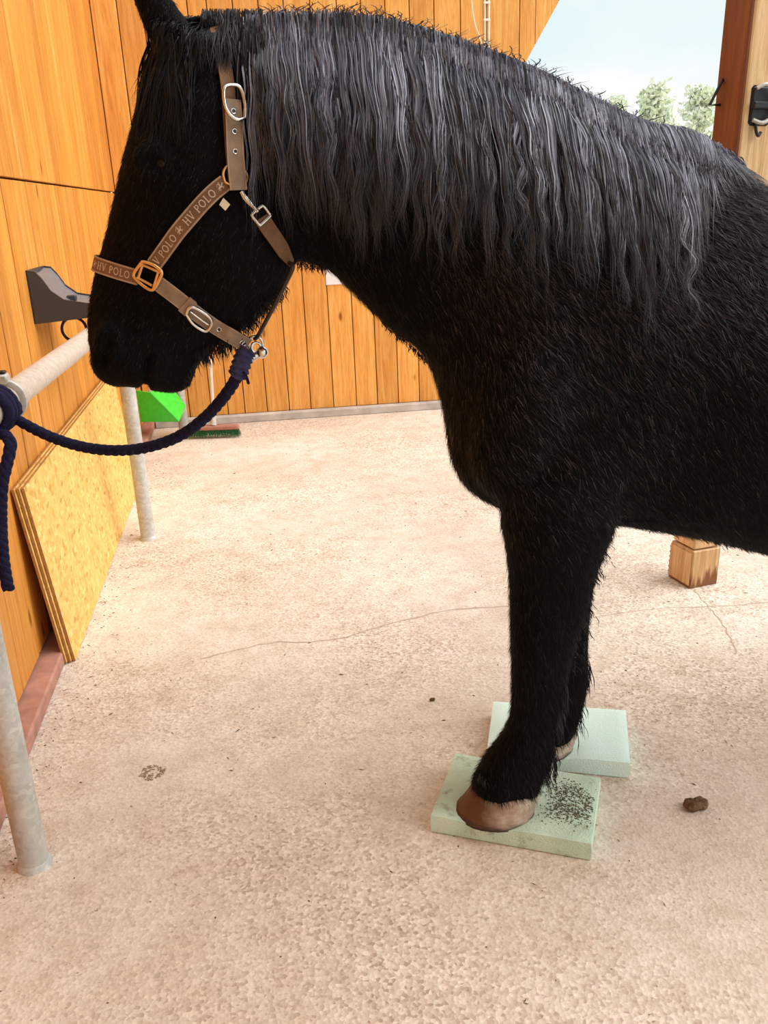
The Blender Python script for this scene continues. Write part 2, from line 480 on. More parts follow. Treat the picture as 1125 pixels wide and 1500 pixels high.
# left wall: upper and lower rows of planks on a dark backing
PHI = math.atan2(0.09, 3.35)
wl = structure(empty('wall_left', (-0.846, 2.7, 0), PHI))
def lw(dy): return dy - 2.7
M['wall_back_panel'] = M['dark_gap']
MB().box(-0.10, -0.026, lw(-1.6), lw(6.10), 0.0, 3.1).build('backing', M['dark_gap'], wl)
seams = [-1.6]
y = -1.6
low_given = [2.655, 2.80, 2.937, 3.085, 3.225, 3.40, 3.58, 3.735, 3.882, 4.02, 4.133, 4.262, 4.39]
while y < 2.5:
    y += 0.1435; seams.append(y)
seams = seams[:-1] + low_given
y = 4.39
while y < 5.9:
    y += 0.148; seams.append(y)
seams = [s for s in seams if s < 6.0] + [6.075]
wide = {2.655: 0.006, 2.937: 0.009, 3.225: 0.009, 3.58: 0.006, 3.882: 0.006, 4.39: 0.005}
for a, b in zip(seams[:-1], seams[1:]):
    ga = wide.get(a, 0.003); gb = wide.get(b, 0.003)
    d = random.uniform(-0.0015, 0.0015)
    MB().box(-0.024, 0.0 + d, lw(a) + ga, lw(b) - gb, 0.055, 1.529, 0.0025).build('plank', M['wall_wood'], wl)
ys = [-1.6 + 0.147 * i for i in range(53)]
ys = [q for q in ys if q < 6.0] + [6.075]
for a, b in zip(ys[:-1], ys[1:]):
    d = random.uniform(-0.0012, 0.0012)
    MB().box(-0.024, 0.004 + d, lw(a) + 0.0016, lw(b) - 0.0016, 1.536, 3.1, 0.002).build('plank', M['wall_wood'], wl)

tr = structure(MB().box(-0.06, 0.052, lw(-1.6), lw(6.05), 0.0, 0.048, 0.006).build('trim_1', M['rust']))
tr.location = (-0.83, 2.7, 0); tr.rotation_euler = (0, 0, PHI)

# back wall
wb_ = structure(empty('wall_back', (0, 6.05, 0)))
def diag(x):  # lower edge of the boards beyond the opening
    return max(0.05, 2.202 + (x - 1.733) / 0.62) if x > 1.70 else 0.05
bs = [-0.93, -0.776, -0.625]
gs = [-0.478, -0.362, -0.246, -0.091, 0.064, 0.216, 0.378, 0.541, 0.691, 0.842, 0.994, 1.15, 1.318, 1.482]
bs += gs + [1.70]
for a, b in zip(bs[:-1], bs[1:]):
    d = random.uniform(-0.0015, 0.0015)
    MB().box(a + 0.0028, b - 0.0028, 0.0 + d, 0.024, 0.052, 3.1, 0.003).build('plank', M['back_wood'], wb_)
# slanted boards above the opening
for a, b in ((1.703, 1.800), (1.806, 1.95), (1.956, 2.10), (2.106, 2.25)):
    za, zb = diag(a), diag(b)
    v = [(a, y, z) for (a, z) in ((a, za), (b, zb), (b, 3.1), (a, 3.1)) for y in (0, 0.024)]
    f = [(0, 2, 4, 6), (1, 7, 5, 3), (0, 1, 3, 2), (2, 3, 5, 4), (4, 5, 7, 6), (6, 7, 1, 0)]
    MB().add(v, f).build('plank', M['back_wood'], wb_)
MB().box(-0.95, 1.70, 0.026, 0.08, 0.0, 3.1).build('backing', M['dark_gap'], wb_)
kb = structure(MB().box(-0.86, 1.72, 5.985, 6.05, 0.0, 0.052, 0.005).build('baseboard_back', M['kerb']))

# unseen roof over the camera end only, shaped to darken the foreground floor
rf = structure(empty('shade_roof', (0, 0, 3.1)))
for yy in [-2.6 + 0.16 * i for i in range(22)]:
    MB().box(-1.1, 2.3, yy + 0.002, yy + 0.158, 0.0, 0.024, 0.002).build('plank', M['roof_wood'], rf)

# ------------------------------------------------------------------ tie rail
rail = empty('tie_rail', (-0.645, 2.5, 0))
tag(rail, 'galvanised steel tie rail of posts and a crossbar along the orange wall', 'tie rail')
RX = -0.645; RY = 2.5
for yv in (1.71, 3.815, 5.76):
    p = MB()
    p.tube([(0, yv - RY, 0.0), (0, yv - RY, 1.02)], 0.033, 20)
    o = p.build('post', M['steel'], rail); smooth_by_angle(o)
    c_ = MB()
    R = []
    for rr, zz in ((0.040, 0.0), (0.038, 0.006), (0.0355, 0.012), (0.0335, 0.015)):
        R.append([(rr * math.cos(2 * math.pi * k / 18) * random.uniform(0.95, 1.06), yv - RY + rr * math.sin(2 * math.pi * k / 18), zz) for k in range(18)])
    c_.rings(R); o = c_.build('weld_collar', M['steel'], rail); smooth_by_angle(o)
o = MB().tube([(0, 1.2 - RY, 0.995), (0, 5.95 - RY, 0.995)], 0.034, 20).build('crossbar', M['bar_steel'], rail); smooth_by_angle(o)
# pipe clamp by the rope knot
cl = MB()
for k in range(20):
    pass
cl.tube([(0.041 * math.cos(2 * math.pi * k / 24), 2.135 - RY, 0.995 + 0.041 * math.sin(2 * math.pi * k / 24)) for k in range(24)], 0.006, 8, closed=True, flat=1.6)
cl.box(-0.016, 0.016, 2.118 - RY, 2.150 - RY, 1.035, 1.058, 0.004)
o = cl.build('pipe_clamp', M['steel'], rail); smooth_by_angle(o)
MB().box(-0.012, 0.012, 2.124 - RY, 2.144 - RY, 1.058, 1.066, 0.003).build('bolt', M['black_metal'], rail)

# ------------------------------------------------------------------ leaning boards
tilt = math.radians(5.7)
labels = ['yellow strand board leaning on the wall, front one of its stack, broad face showing',
          'strand board in the middle of the leaning stack, only its edge showing',
          'strand board at the back of the leaning stack, nearest the planks, only its edge showing']
for i in range(3):
    o = MB().box(-0.0048, 0.0048, 0, 1.98, 0.0, 0.615, 0.001).build('strand_board', M['osb'])
    o.data.materials.append(M['osb_edge'])
    for p in o.data.polygons:
        if abs(p.normal.x) < 0.5: p.material_index = 1
    o.location = (-0.750 - 0.0118 * i, 2.685 - 0.010 * i, 0.002 + 0.002 * i)
    o.rotation_euler = (0, -tilt, PHI * 0.9)
    tag(o, labels[i], 'board', 'strand boards leaning on the wall')

# ------------------------------------------------------------------ saddle rack
rk = empty('saddle_rack', (-0.8675, 3.50, 1.035), PHI)
tag(rk, 'anthracite plastic saddle rack on the plank wall behind the muzzle', 'saddle rack')
# profile along x (out of the wall) is a trough: back plate high, arm low
prof_top = [(0.0, 0.19), (0.03, 0.185), (0.05, 0.16), (0.075, 0.115), (0.115, 0.082), (0.19, 0.066), (0.27, 0.057), (0.335, 0.05)]
sd = MB()
for yo in (-0.145, 0.137):
    top = [(x, yo, z) for x, z in prof_top]; bot = [(x, yo, 0.0 + 0.02 * (x / 0.335)) for x, z in prof_top]
    v = []; n = len(top)
    for dy in (0, 0.008):
        v += [(x, y + dy, z) for x, y, z in top] + [(x, y + dy, z) for x, y, z in bot]
    f = []
    for i in range(n - 1):
        f += [(i, i + 1, n + i + 1, n + i), (2 * n + i, 3 * n + i, 3 * n + i + 1, 2 * n + i + 1), (i, 2 * n + i, 2 * n + i + 1, i + 1), (n + i, n + i + 1, 3 * n + i + 1, 3 * n + i)]
    f += [(0, n, 3 * n, 2 * n), (n - 1, 3 * n - 1, 4 * n - 1, 2 * n - 1)]
    MB().add(v, f).build('side_cheek', M['grey_plastic'], rk)
sa = MB()
v = []; f = []
n = len(prof_top)
for dz in (0, -0.008):
    for x, z in prof_top:
        for yo in (-0.137, -0.05, 0.05, 0.137):
            dip = 0.016 if abs(yo) < 0.08 else 0.006
            v.append((x, yo, z - dip + dz))
for l in range(2):
    for i in range(n - 1):
        for k in range(3):
            b0 = l * n * 4 + i * 4 + k
            f.append((b0, b0 + 1, b0 + 5, b0 + 4))
sa.add(v, f)
o = sa.build('saddle_seat', plain('lighter_grey_plastic', (0.16, 0.165, 0.18), 0.38), rk); smooth_by_angle(o, 50)
MB().box(-0.002, 0.006, -0.145, 0.145, 0.0, 0.19, 0.002).build('back_plate', M['grey_plastic'], rk)
MB().box(0.10, 0.135, -0.012, 0.012, 0.062, 0.085, 0.004).build('hook', M['grey_plastic'], rk)
o = MB().tube([(0.11 + 0.045 * math.cos(2 * math.pi * k / 28), -0.01 , -0.042 + 0.045 * math.sin(2 * math.pi * k / 28)) for k in range(28)], 0.0055, 8, closed=True).build('ring', M['black_metal'], rk)
smooth_by_angle(o)

# ------------------------------------------------------------------ muck scoop, broom, paper, cables
gs_ = empty('dustpan', (-0.76, 5.6, 0.0))
tag(gs_, 'bright green plastic muck pan hanging from the tie rail in the back corner', 'dustpan')
# open pan: floor panel faces the camera, side wall folded back
def quadbox(pts, th, name, mat, par):
    p = [Vector(q) for q in pts]
    nrm = (p[1] - p[0]).cross(p[2] - p[0]).normalized() * th
    v = p + [q + nrm for q in p]; n = len(p)
    f = [tuple(range(n)), tuple(range(2 * n - 1, n - 1, -1))] + [(i, (i + 1) % n, n + (i + 1) % n, n + i) for i in range(n)]
    return MB().add(v, f).build(name, mat, par)
A0 = (-0.125, -0.06, 0.36); A1 = (-0.128, -0.02, 0.152); A2 = (0.112, -0.06, 0.145); A3 = (-0.04, -0.08, 0.345)
B2 = (0.145, 0.10, 0.205); B3 = (0.06, 0.12, 0.345)
quadbox([A0, A1, A2, A3], 0.006, 'pan_floor', M['green_plastic'], gs_)
quadbox([A3, A2, B2, B3], 0.006, 'pan_wall', M['green_plastic'], gs_)
quadbox([A1, (-0.10, 0.12, 0.19), B2, A2], 0.006, 'pan_wall', M['green_plastic'], gs_)
o = MB().tube([A3, A2], 0.007, 8).build('rim', M['green_plastic'], gs_)
o = MB().tube(catmull([(-0.05, -0.05, 0.33), (0.04, -0.055, 0.7), (0.078, -0.03, 0.98), (0.10, 0.0, 1.045), (0.125, 0.0, 1.045), (0.165, 0.0, 1.0)], 4), 0.011, 10).build('handle', M['broom_stick'], gs_); smooth_by_angle(o)

br = empty('broom', (-0.44, 5.62, 0.0), -0.15)
tag(br, 'green bristled yard broom standing upright against the back wall', 'broom')
MB().box(-0.165, 0.165, -0.028, 0.028, 0.055, 0.082, 0.006).build('broom_block', M['broom_wood'], br)
bb = MB()
for i in range(900):
    x = random.uniform(-0.158, 0.158); y = random.uniform(-0.025, 0.025)
    sx = x * 1.10 + random.uniform(-0.006, 0.006); sy = y * 1.5 + random.uniform(-0.006, 0.006)
    w = 0.0016
    bb.add([(x - w, y, 0.057), (x + w, y, 0.057), (sx, sy, 0.001)], [(0, 1, 2)])
tag(bb.build('bristles', M['bristle'], br, fix=False), kind='stuff')
o = MB().tube([(0, 0, 0.08), (0, 0.02, 0.13), (0.0, 0.04, 0.20)], [0.020, 0.017, 0.016], 10).build('socket', M['kerb'], br); smooth_by_angle(o)
o = MB().tube([(0, 0.03, 0.16), (-0.02, 0.39, 1.38)], 0.0125, 10).build('broom_handle', M['broom_stick'], br); smooth_by_angle(o)

o = MB().box(0.375, 0.59, 6.0455, 6.047, 0.895, 1.20).build('notice', M['paper'])
tag(o, 'white paper notice pinned on the orange plank wall under the neck', 'paper')
cb = empty('power_cable', (1.485, 6.04, 1.4))
tag(cb, 'white twin cable clipped down the back wall planks', 'cable')
for dx in (-0.013, 0.013):
    o = MB().tube([(dx, 0.002, 0.0), (dx + 0.001, 0.002, 0.8), (dx, 0.002, 1.65)], 0.0055, 8).build('cable', M['white_cable'], cb)
for z in (0.2, 0.45, 0.7, 0.93, 1.06, 1.155, 1.3, 1.5):
    MB().box(-0.021, 0.021, -0.006, 0.009, z - 0.006, z + 0.006, 0.002).build('clip', M['white_cable'], cb)
o = MB().tube(catmull([(1.39, 6.03, 3.0), (1.375, 6.025, 2.75), (1.383, 6.02, 2.57), (1.40, 6.02, 2.45), (1.432, 6.03, 2.37), (1.47, 6.035, 2.28)], 6), 0.0035, 6).build('loose_wire', M['white_cable'])
tag(o, 'thin white loose wire hanging on the back wall beside the twin cable', 'wire')

# ------------------------------------------------------------------ timber post at the right
tp = empty('timber_post', (1.460, 2.791, 0.0), math.radians(12))
tag(tp, 'square timber post with a spliced foot standing at the right behind the horse', 'post')
# local: near corner at the origin, sides run +x (light face toward camera) and (-x,+y) narrow side
MB().box(0.0, 0.116, 0.0, 0.122, 0.155, 3.05, 0.004).build('shaft', M['post_wood'], tp)
ft = MB().box(-0.004, 0.120, -0.004, 0.126, 0.0, 0.150, 0.004).build('spliced_foot', M['foot_wood'], tp)
MB().box(-0.0075, -0.0042, 0.002, 0.123, 0.012, 0.140, 0.001).build('foot_plate', M['post_wood'], tp)
tp.rotation_euler = (0, math.radians(1.6), math.radians(12))
MB().box(0.0, 0.19, -0.006, 0.03, 0.95, 3.05, 0.004).build('face_board', M['post_wood'], tp)
MB().box(-0.010, 0.004, 0.0, 0.122, 0.30, 3.05, 0.004).build('side_board', M['beam_wood'], tp)
for k in range(6):
    z = 0.025 + 0.020 * k
    MB().ball((-0.003, 0.1255, z), 0.004, 6, 4).build('nail', M['black_metal'], tp)
MB().tube([(0.05, -0.0045, 0.20), (0.05, 0.003, 0.20)], 0.004, 8).build('nail', M['black_metal'], tp)
MB().tube([(0.06, -0.0045, 0.24), (0.06, 0.003, 0.24)], 0.004, 8).build('nail', M['black_metal'], tp)
# latch on the light face
lt = MB()
lt.box(0.02, 0.10, -0.012, 0.0, 1.585, 1.70, 0.008)
o = lt.build('latch_plate', M['black_metal'], tp)
o = MB().tube(catmull([(0.028, -0.02, 1.69), (0.06, -0.03, 1.70), (0.10, -0.03, 1.66), (0.10, -0.03, 1.62), (0.06, -0.03, 1.592), (0.026, -0.02, 1.60)], 5), 0.006, 8).build('latch_bow', M['steel'], tp); smooth_by_angle(o)
MB().box(0.018, 0.105, -0.030, -0.012, 1.632, 1.652, 0.003).build('latch_bolt', M['black_metal'], tp)
o = MB().tube(catmull([(0.045, -0.008, 1.60), (0.045, -0.018, 1.57), (0.052, -0.022, 1.555), (0.062, -0.020, 1.565)], 5), 0.005, 8).build('latch_hook', M['black_metal'], tp)
o = MB().tube([(0.0, 0.10, 1.655), (-0.055, 0.09, 1.652), (-0.018, 0.09, 1.72), (0.0, 0.10, 1.735)], 0.005, 8).build('bracket', M['black_metal'], tp)

# ------------------------------------------------------------------ trees beyond the yard
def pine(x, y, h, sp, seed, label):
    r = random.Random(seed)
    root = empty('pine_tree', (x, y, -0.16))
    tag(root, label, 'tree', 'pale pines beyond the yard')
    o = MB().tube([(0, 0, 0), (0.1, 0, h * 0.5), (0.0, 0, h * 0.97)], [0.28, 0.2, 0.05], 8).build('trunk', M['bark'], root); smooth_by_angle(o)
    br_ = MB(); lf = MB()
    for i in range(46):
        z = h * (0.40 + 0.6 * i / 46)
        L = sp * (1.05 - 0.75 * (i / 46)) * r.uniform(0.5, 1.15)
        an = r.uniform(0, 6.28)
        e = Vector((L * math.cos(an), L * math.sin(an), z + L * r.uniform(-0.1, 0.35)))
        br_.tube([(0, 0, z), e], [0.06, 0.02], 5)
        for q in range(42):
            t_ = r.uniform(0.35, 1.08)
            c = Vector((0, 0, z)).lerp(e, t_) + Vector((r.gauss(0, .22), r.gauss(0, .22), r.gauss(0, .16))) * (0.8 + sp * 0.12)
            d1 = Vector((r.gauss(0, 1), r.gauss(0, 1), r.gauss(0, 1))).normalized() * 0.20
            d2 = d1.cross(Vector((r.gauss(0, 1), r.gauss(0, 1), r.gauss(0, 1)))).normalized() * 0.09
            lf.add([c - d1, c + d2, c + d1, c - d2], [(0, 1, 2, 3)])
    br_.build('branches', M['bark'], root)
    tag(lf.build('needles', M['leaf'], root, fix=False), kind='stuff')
def tree_at(px, ytop, D):
    d = FWD + RIGHT * ((px - 562.5) / FPX) + UP * (-(ytop - 750) / FPX)
    return d.x / d.y * D, D, CAM_H + d.z / d.y * D + 0.16
for px, yt, D, sp, lab in ((905, 143, 62, 0.9, 'slim pale pine just above the crest, leftmost of the far trees'),
                           (962, 127, 44, 1.5, 'broad pale pine above the withers, between the other two far pines'),
                           (1028, 128, 53, 1.7, 'pale pine partly hidden by the timber post')):
    x, y, h = tree_at(px, yt, D)
    pine(x, y, h, sp, int(px), lab)

# ------------------------------------------------------------------ foam pads, dung, litter
def pad(name, P, h, mat, label, press=None):
    P = [Vector((x, y, 0)) for x, y in P]
    nx, ny = 26, 20
    v = []; f = []
    for l, z in ((0, 0.002), (1, h * 0.5), (2, h)):
        for j in range(ny + 1):
            for i in range(nx + 1):
                a = P[0].lerp(P[1], i / nx); b = P[3].lerp(P[2], i / nx)
                p = a.lerp(b, j / ny)
                zz = z
                if l == 2:
                    if i in (0, nx) or j in (0, ny): zz -= 0.003
                    if press:
                        d = math.hypot((p.x - press[0]) / 0.105, (p.y - press[1]) / 0.09)
                        zz -= press[2] * max(0.0, 1 - max(0, d - 0.75) / 0.6) ** 2 if d > 0.75 else press[2]
                if l == 1 and (i in (0, nx) or j in (0, ny)):
                    cc = (P[0] + P[2]) / 2; p = p + (p - cc).normalized() * 0.002
                v.append((p.x, p.y, zz))
    W = nx + 1; S = W * (ny + 1)
    for j in range(ny):
        for i in range(nx):
            b = j * W + i
            f.append((b, b + W, b + W + 1, b + 1)); b += 2 * S
            f.append((b, b + 1, b + W + 1, b + W))
    edge = [i for i in range(nx)] + [nx + W * j for j in range(ny)] + [ny * W + nx - i for i in range(nx)] + [W * (ny - j) for j in range(ny)]
    for l in (0, 1):
        for k in range(len(edge)):
            a, b = edge[k] + l * S, edge[(k + 1) % len(edge)] + l * S
            f.append((a, b, b + S, a + S))
    o = MB().add(v, f).build(name, mat); smooth_by_angle(o, 50)
    tag(o, label, 'foam pad', 'green foam balance pads')
    return o
PADH = 0.05
pad1 = pad('foam_pad', [(0.272, 1.654), (0.604, 1.498), (0.707, 1.716), (0.378, 1.882)], PADH, M['pad_used'], 'dirty sage green foam pad under the near front hoof', (0.435, 1.665, 0.009))
pad2 = pad('foam_pad', [(0.463, 1.884), (0.801, 1.760), (0.884, 1.990), (0.536, 2.105)], PADH, M['pad_clean'], 'clean pale mint foam pad under the far front hoof', (0.61, 1.875, 0.009))
# mud crumbs on the right part of the near pad
st = MB()
for i in range(1000):
    a = random.uniform(0, 6.28); r = abs(random.gauss(0.045, 0.018))
    cx, cy = 0.610 + r * math.cos(a) * 0.75, 1.640 + r * math.sin(a) * 1.15
    if random.random() < 0.15: cx, cy = random.gauss(0.56, 0.025), random.gauss(1.61, 0.02)
    if (cx - 0.604) * 0.904 - (cy - 1.498) * 0.427 > -0.006: continue
    s = random.uniform(0.0006, 0.003)
    st.add([(cx - s, cy, PADH + 0.0003), (cx + s * .6, cy - s, PADH + 0.0003), (cx + s, cy + s * .5, PADH + 0.0003), (cx, cy + s * .3, PADH + 0.002)], [(0, 1, 3), (1, 2, 3), (2, 0, 3)])
tag(st.build('mud_crumbs', M['stain'], pad1, fix=False), kind='stuff')

def clod(x, y, r, h, label, n=5):
    o = MB()
    for i in range(n):
        a = random.uniform(0, 6.28); d = random.uniform(0, r * 0.6)
        rr = r * random.uniform(0.35, 0.6)
        o.ball((d * math.cos(a), d * math.sin(a) * 0.7, h * random.uniform(0.25, 0.5)), (rr, rr * 0.75, h * random.uniform(0.4, 0.55)), 9, 6)
    ob = o.build('dung_clod', M['dung'])
    b = bmesh.new(); b.from_mesh(ob.data)
    for vv in b.verts:
        vv.co += Vector((random.uniform(-1, 1), random.uniform(-1, 1), random.uniform(-0.5, 1))) * r * 0.07
        vv.co.z = max(vv.co.z, 0.0)
    b.to_mesh(ob.data); b.free()
    ob.location = (x, y, 0.0005)
    tag(ob, label, 'dung', 'dung clods on the concrete')
clod(0.912, 1.628, 0.036, 0.028, 'largest dark brown dung clod, on the concrete to the right of the pads', 7)
tc_ = MB()
for i in range(120):
    a = random.uniform(0, 6.28); q = 0.034 * math.sqrt(random.random()); x, y = q * math.cos(a), q * math.sin(a); s = random.uniform(0.0015, 0.0042)
    tc_.add([(x - s, y, 0), (x + s * .4, y - s, 0), (x + s, y + s * .6, 0), (x, y, s * 0.6)], [(0, 1, 3), (1, 2, 3), (2, 0, 3)])
o = tc_.build('trodden_crumbs', plain('brown_crumbs', (0.30, 0.19, 0.11), 0.95, var=0.5, scale=200), None, fix=False); o.location = (-0.415, 2.012, 0.0006)
tag(o, 'round patch of flattened brown crumbs near the left steel post', 'crumbs', kind='stuff')
clod(0.375, 2.215, 0.012, 0.010, 'small dark crumb on the concrete beyond the pads', 3)

lit = MB()
def cr(x, y, L, w, h):
    a = random.uniform(0, 6.28); dx, dy = math.cos(a) * L, math.sin(a) * L; nx, ny = -math.sin(a) * w, math.cos(a) * w
    lit.add([(x - dx, y - dy, .0005), (x + nx, y + ny, .0005), (x + dx, y + dy, .0005), (x - nx, y - ny, .0005), (x, y, h)], [(0, 1, 4), (1, 2, 4), (2, 3, 4), (3, 0, 4)])
for i in range(1150):
    x = random.uniform(-0.72, 2.6); y = random.uniform(0.9, 5.9)
    if random.random() < 0.25: x = -0.755 + abs(random.gauss(0, 0.06)); 
    cr(x, y, abs(random.gauss(0, 0.004)) + 0.0012, random.uniform(0.0008, 0.0020), random.uniform(0.001, 0.004))
tag(lit.build('straw_litter', M['straw'], None, fix=False), 'dark crumbs and bits of straw scattered over the concrete floor', 'litter', kind='stuff')

# ------------------------------------------------------------------ horse
HA = math.radians(3)
HO = Vector((0.52, 1.765, 0))
HB = Vector((math.cos(HA), -math.sin(HA), 0))      # towards the tail
HN = Vector((math.sin(HA), math.cos(HA), 0))       # towards the far side
def H(u, w, z): return HO + HB * u + HN * w + Vector((0, 0, z))
def uz(px, py, w=0.0):
    """point of the photograph measured on the lengthwise plane w of the horse"""
    d = FWD + RIGHT * ((px - 562.5) / FPX) + UP * (-(py - 750) / FPX)
    o = Vector((0, 0, CAM_H))
    tt = (HO + HN * w - o).dot(HN) / d.dot(HN)
    p = o + d * tt
    return (p - HO).dot(HB), p.z

body = MB()
NS = 28
def ring(top, bot, wc, hw, k=0.0, p=1.0, kb=0.0):
    R = []
    mu, mz = (top[0] + bot[0]) / 2, (top[1] + bot[1]) / 2
    du, dz = (top[0] - bot[0]) / 2, (top[1] - bot[1]) / 2
    for i in range(NS):
        an = 2 * math.pi * i / NS
        c, s = math.cos(an), math.sin(an)
        ss = math.copysign(abs(s) ** p, s)
        w = hw * ss * (1 - (k * max(0, c) ** 1.5) - kb * max(0, -c) ** 1.5)
        R.append(H(mu + du * c, wc + w, mz + dz * c))
    return R
def loft(secs, px=True):
    R = []
    for s in secs:
        if px: R.append(ring(uz(*s[0], s[2]), uz(*s[1], s[2]), *s[2:]))
        else: R.append(ring(*s))
    # interpolate for smooth surface
    out = []
    n = len(R)
    for i in range(n - 1):
        for q in range(4):
            t_ = q / 4
            row = []
            for k in range(NS):
                p0 = R[max(i - 1, 0)][k]; p1 = R[i][k]; p2 = R[i + 1][k]; p3 = R[min(i + 2, n - 1)][k]
                row.append(0.5 * ((2 * p1) + (p2 - p0) * t_ + (2 * p0 - 5 * p1 + 4 * p2 - p3) * t_ ** 2 + (-p0 + 3 * p1 - 3 * p2 + p3) * t_ ** 3))
            out.append(row)
    out.append(R[-1])
    body.rings(out)
def lump(u, w, z, ru, rw, rz, pitch=0.0):
    n = 16; m_ = 10; R = []
    for i in range(m_ + 1):
        th = math.pi * (i + 0.03) / (m_ + 0.06)
        row = []
        for k in range(n):
            a = ru * math.sin(th) * math.cos(2 * math.pi * k / n); b = rw * math.sin(th) * math.sin(2 * math.pi * k / n); c = rz * math.cos(th)
            row.append(H(u + a * math.cos(pitch) - c * math.sin(pitch), w + b, z + a * math.sin(pitch) + c * math.cos(pitch)))
        R.append(row)
    body.rings(R)
def plump(px, py, w, ru, rw, rz, pitch=0.0):
    u, z = uz(px, py, -abs(w)); lump(u, w, z, ru, rw, rz, pitch)

# neck and trunk
loft([((315, 28), (420, 372), 0, 0.070, .35), ((365, 28), (446, 384), 0, 0.088, .5), ((430, 30), (476, 392), 0, 0.098, .55), ((520, 30), (520, 432), 0, 0.110, .55),
      ((615, 50), (578, 483), 0, 0.128, .55), ((700, 76), (622, 522), 0, 0.150, .5), ((790, 114), (645, 590), 0, 0.178, .45), ((870, 150), (664, 680), 0, 0.205, .4),
      ((945, 188), (706, 728), 0, 0.228, .35), ((1005, 194), (800, 762), 0, 0.242, .3), ((1060, 234), (905, 764), 0, 0.262, .22), ((1125, 279), (1010, 781), 0, 0.285, .15)])
u0, z0 = uz(1060, 234); u1, z1 = uz(905, 764); u2, z2 = uz(1125, 279); u3, z3 = uz(1010, 781)
loft([((u0, z0), (u1, z1), 0, 0.262, .22), ((u2, z2), (u3, z3), 0, 0.285, .15), ((0.60, 1.36), (0.573, 0.610), 0, 0.305, .08), ((0.78, 1.36), (0.75, 0.59), 0, 0.31, .05),
      ((0.98, 1.39), (0.95, 0.63), 0, 0.30, .05), ((1.16, 1.44), (1.13, 0.73), 0, 0.285, .08), ((1.32, 1.45), (1.32, 0.80), 0, 0.27, .12), ((1.46, 1.40), (1.46, 0.86), 0, 0.23, .15), ((1.555, 1.28), (1.555, 0.98), 0, 0.13, .1)], px=False)
# head
loft([((238, 48), (345, 62), 0, 0.060), ((212, 110), (385, 170), 0, 0.088), ((196, 172), (412, 250), 0, 0.100), ((182, 228), (428, 325), 0, 0.106, .0, .8), ((168, 285), (430, 384), 0, 0.104, .12, .85),
      ((153, 345), (408, 432), 0, 0.094, .3, .9), ((139, 392), (372, 474), 0, 0.078, .3), ((131, 432), (326, 500), 0, 0.068, .2), ((128, 475), (300, 522), 0, 0.070), ((133, 515), (286, 545), 0, 0.072),
      ((150, 545), (280, 566), 0, 0.060), ((186, 563), (262, 574), 0, 0.035)])
# cheek, brow, muzzle, lips
for s in (-1, 1):
    plump(335, 350, 0.062 * s, 0.105, 0.045, 0.115)
    plump(222, 232, 0.092 * s, 0.035, 0.022, 0.030)
    plump(165, 500, 0.045 * s, 0.035, 0.036, 0.045)
    plump(192, 330, 0.030 * s, 0.02, 0.018, 0.10, -0.24)
plump(178, 530, 0, 0.062, 0.060, 0.052)
plump(250, 548, 0, 0.044, 0.046, 0.040)
# ears
for s in (-1, 1):
    b0 = [uz(300, 88), uz(228, 66)]
    wv = 0.055 * s
    loft([((uz(300, 98)), (uz(232, 78)), wv * 0.8, 0.030), ((uz(292, 62)), (uz(216, 44)), wv, 0.034, 0, 1.0), ((uz(268, 20)), (uz(203, 6)), wv * 1.15, 0.026), ((uz(243, -16)), (uz(200, -22)), wv * 1.2, 0.018), ((uz(220, -46)), (uz(205, -48)), wv * 1.15, 0.008)], px=False)
# forelegs
NW = -0.115
loft([((722, 690), (905, 700), -0.135, 0.095), ((735, 742), (903, 748), -0.135, 0.092), ((737, 775), (893, 785), -0.132, 0.085), ((742, 812), (877, 822), -0.125, 0.074), ((746, 850), (866, 860), NW, 0.065),
      ((747, 900), (853, 905), NW, 0.060), ((748, 945), (841, 945), NW, 0.058), ((749, 990), (829, 992), NW, 0.048), ((748, 1040), (820, 1042), NW, 0.046),
      ((739, 1072), (812, 1076), NW, 0.050), ((718, 1100), (806, 1108), NW, 0.056), ((702, 1124), (797, 1132), NW, 0.060), ((692, 1145), (787, 1158), NW, 0.064), ((690, 1158), (785, 1168), NW, 0.060)])
FW = 0.105
loft([((745, 690), (905, 690), 0.135, 0.095), ((760, 750), (893, 745), 0.130, 0.09), ((768, 800), (880, 800), 0.12, 0.075), ((774, 860), (868, 862), FW, 0.062), ((778, 905), (863, 905), FW, 0.058),
      ((783, 950), (861, 945), FW, 0.053), ((790, 990), (861, 985), FW, 0.046), ((790, 1020), (858, 1018), FW, 0.047), ((783, 1045), (850, 1044), FW, 0.052), ((772, 1065), (842, 1068), FW, 0.056), ((764, 1080), (836, 1080), FW, 0.056)])
# shoulders and chest
for s in (-1, 1):
    plump(800, 560, 0.145 * s, 0.13, 0.085, 0.24, -0.35)
    plump(850, 660, 0.150 * s, 0.13, 0.075, 0.13)
    plump(745, 640, 0.115 * s, 0.085, 0.09, 0.13)
    plump(890, 450, 0.120 * s, 0.13, 0.070, 0.20, -0.45)
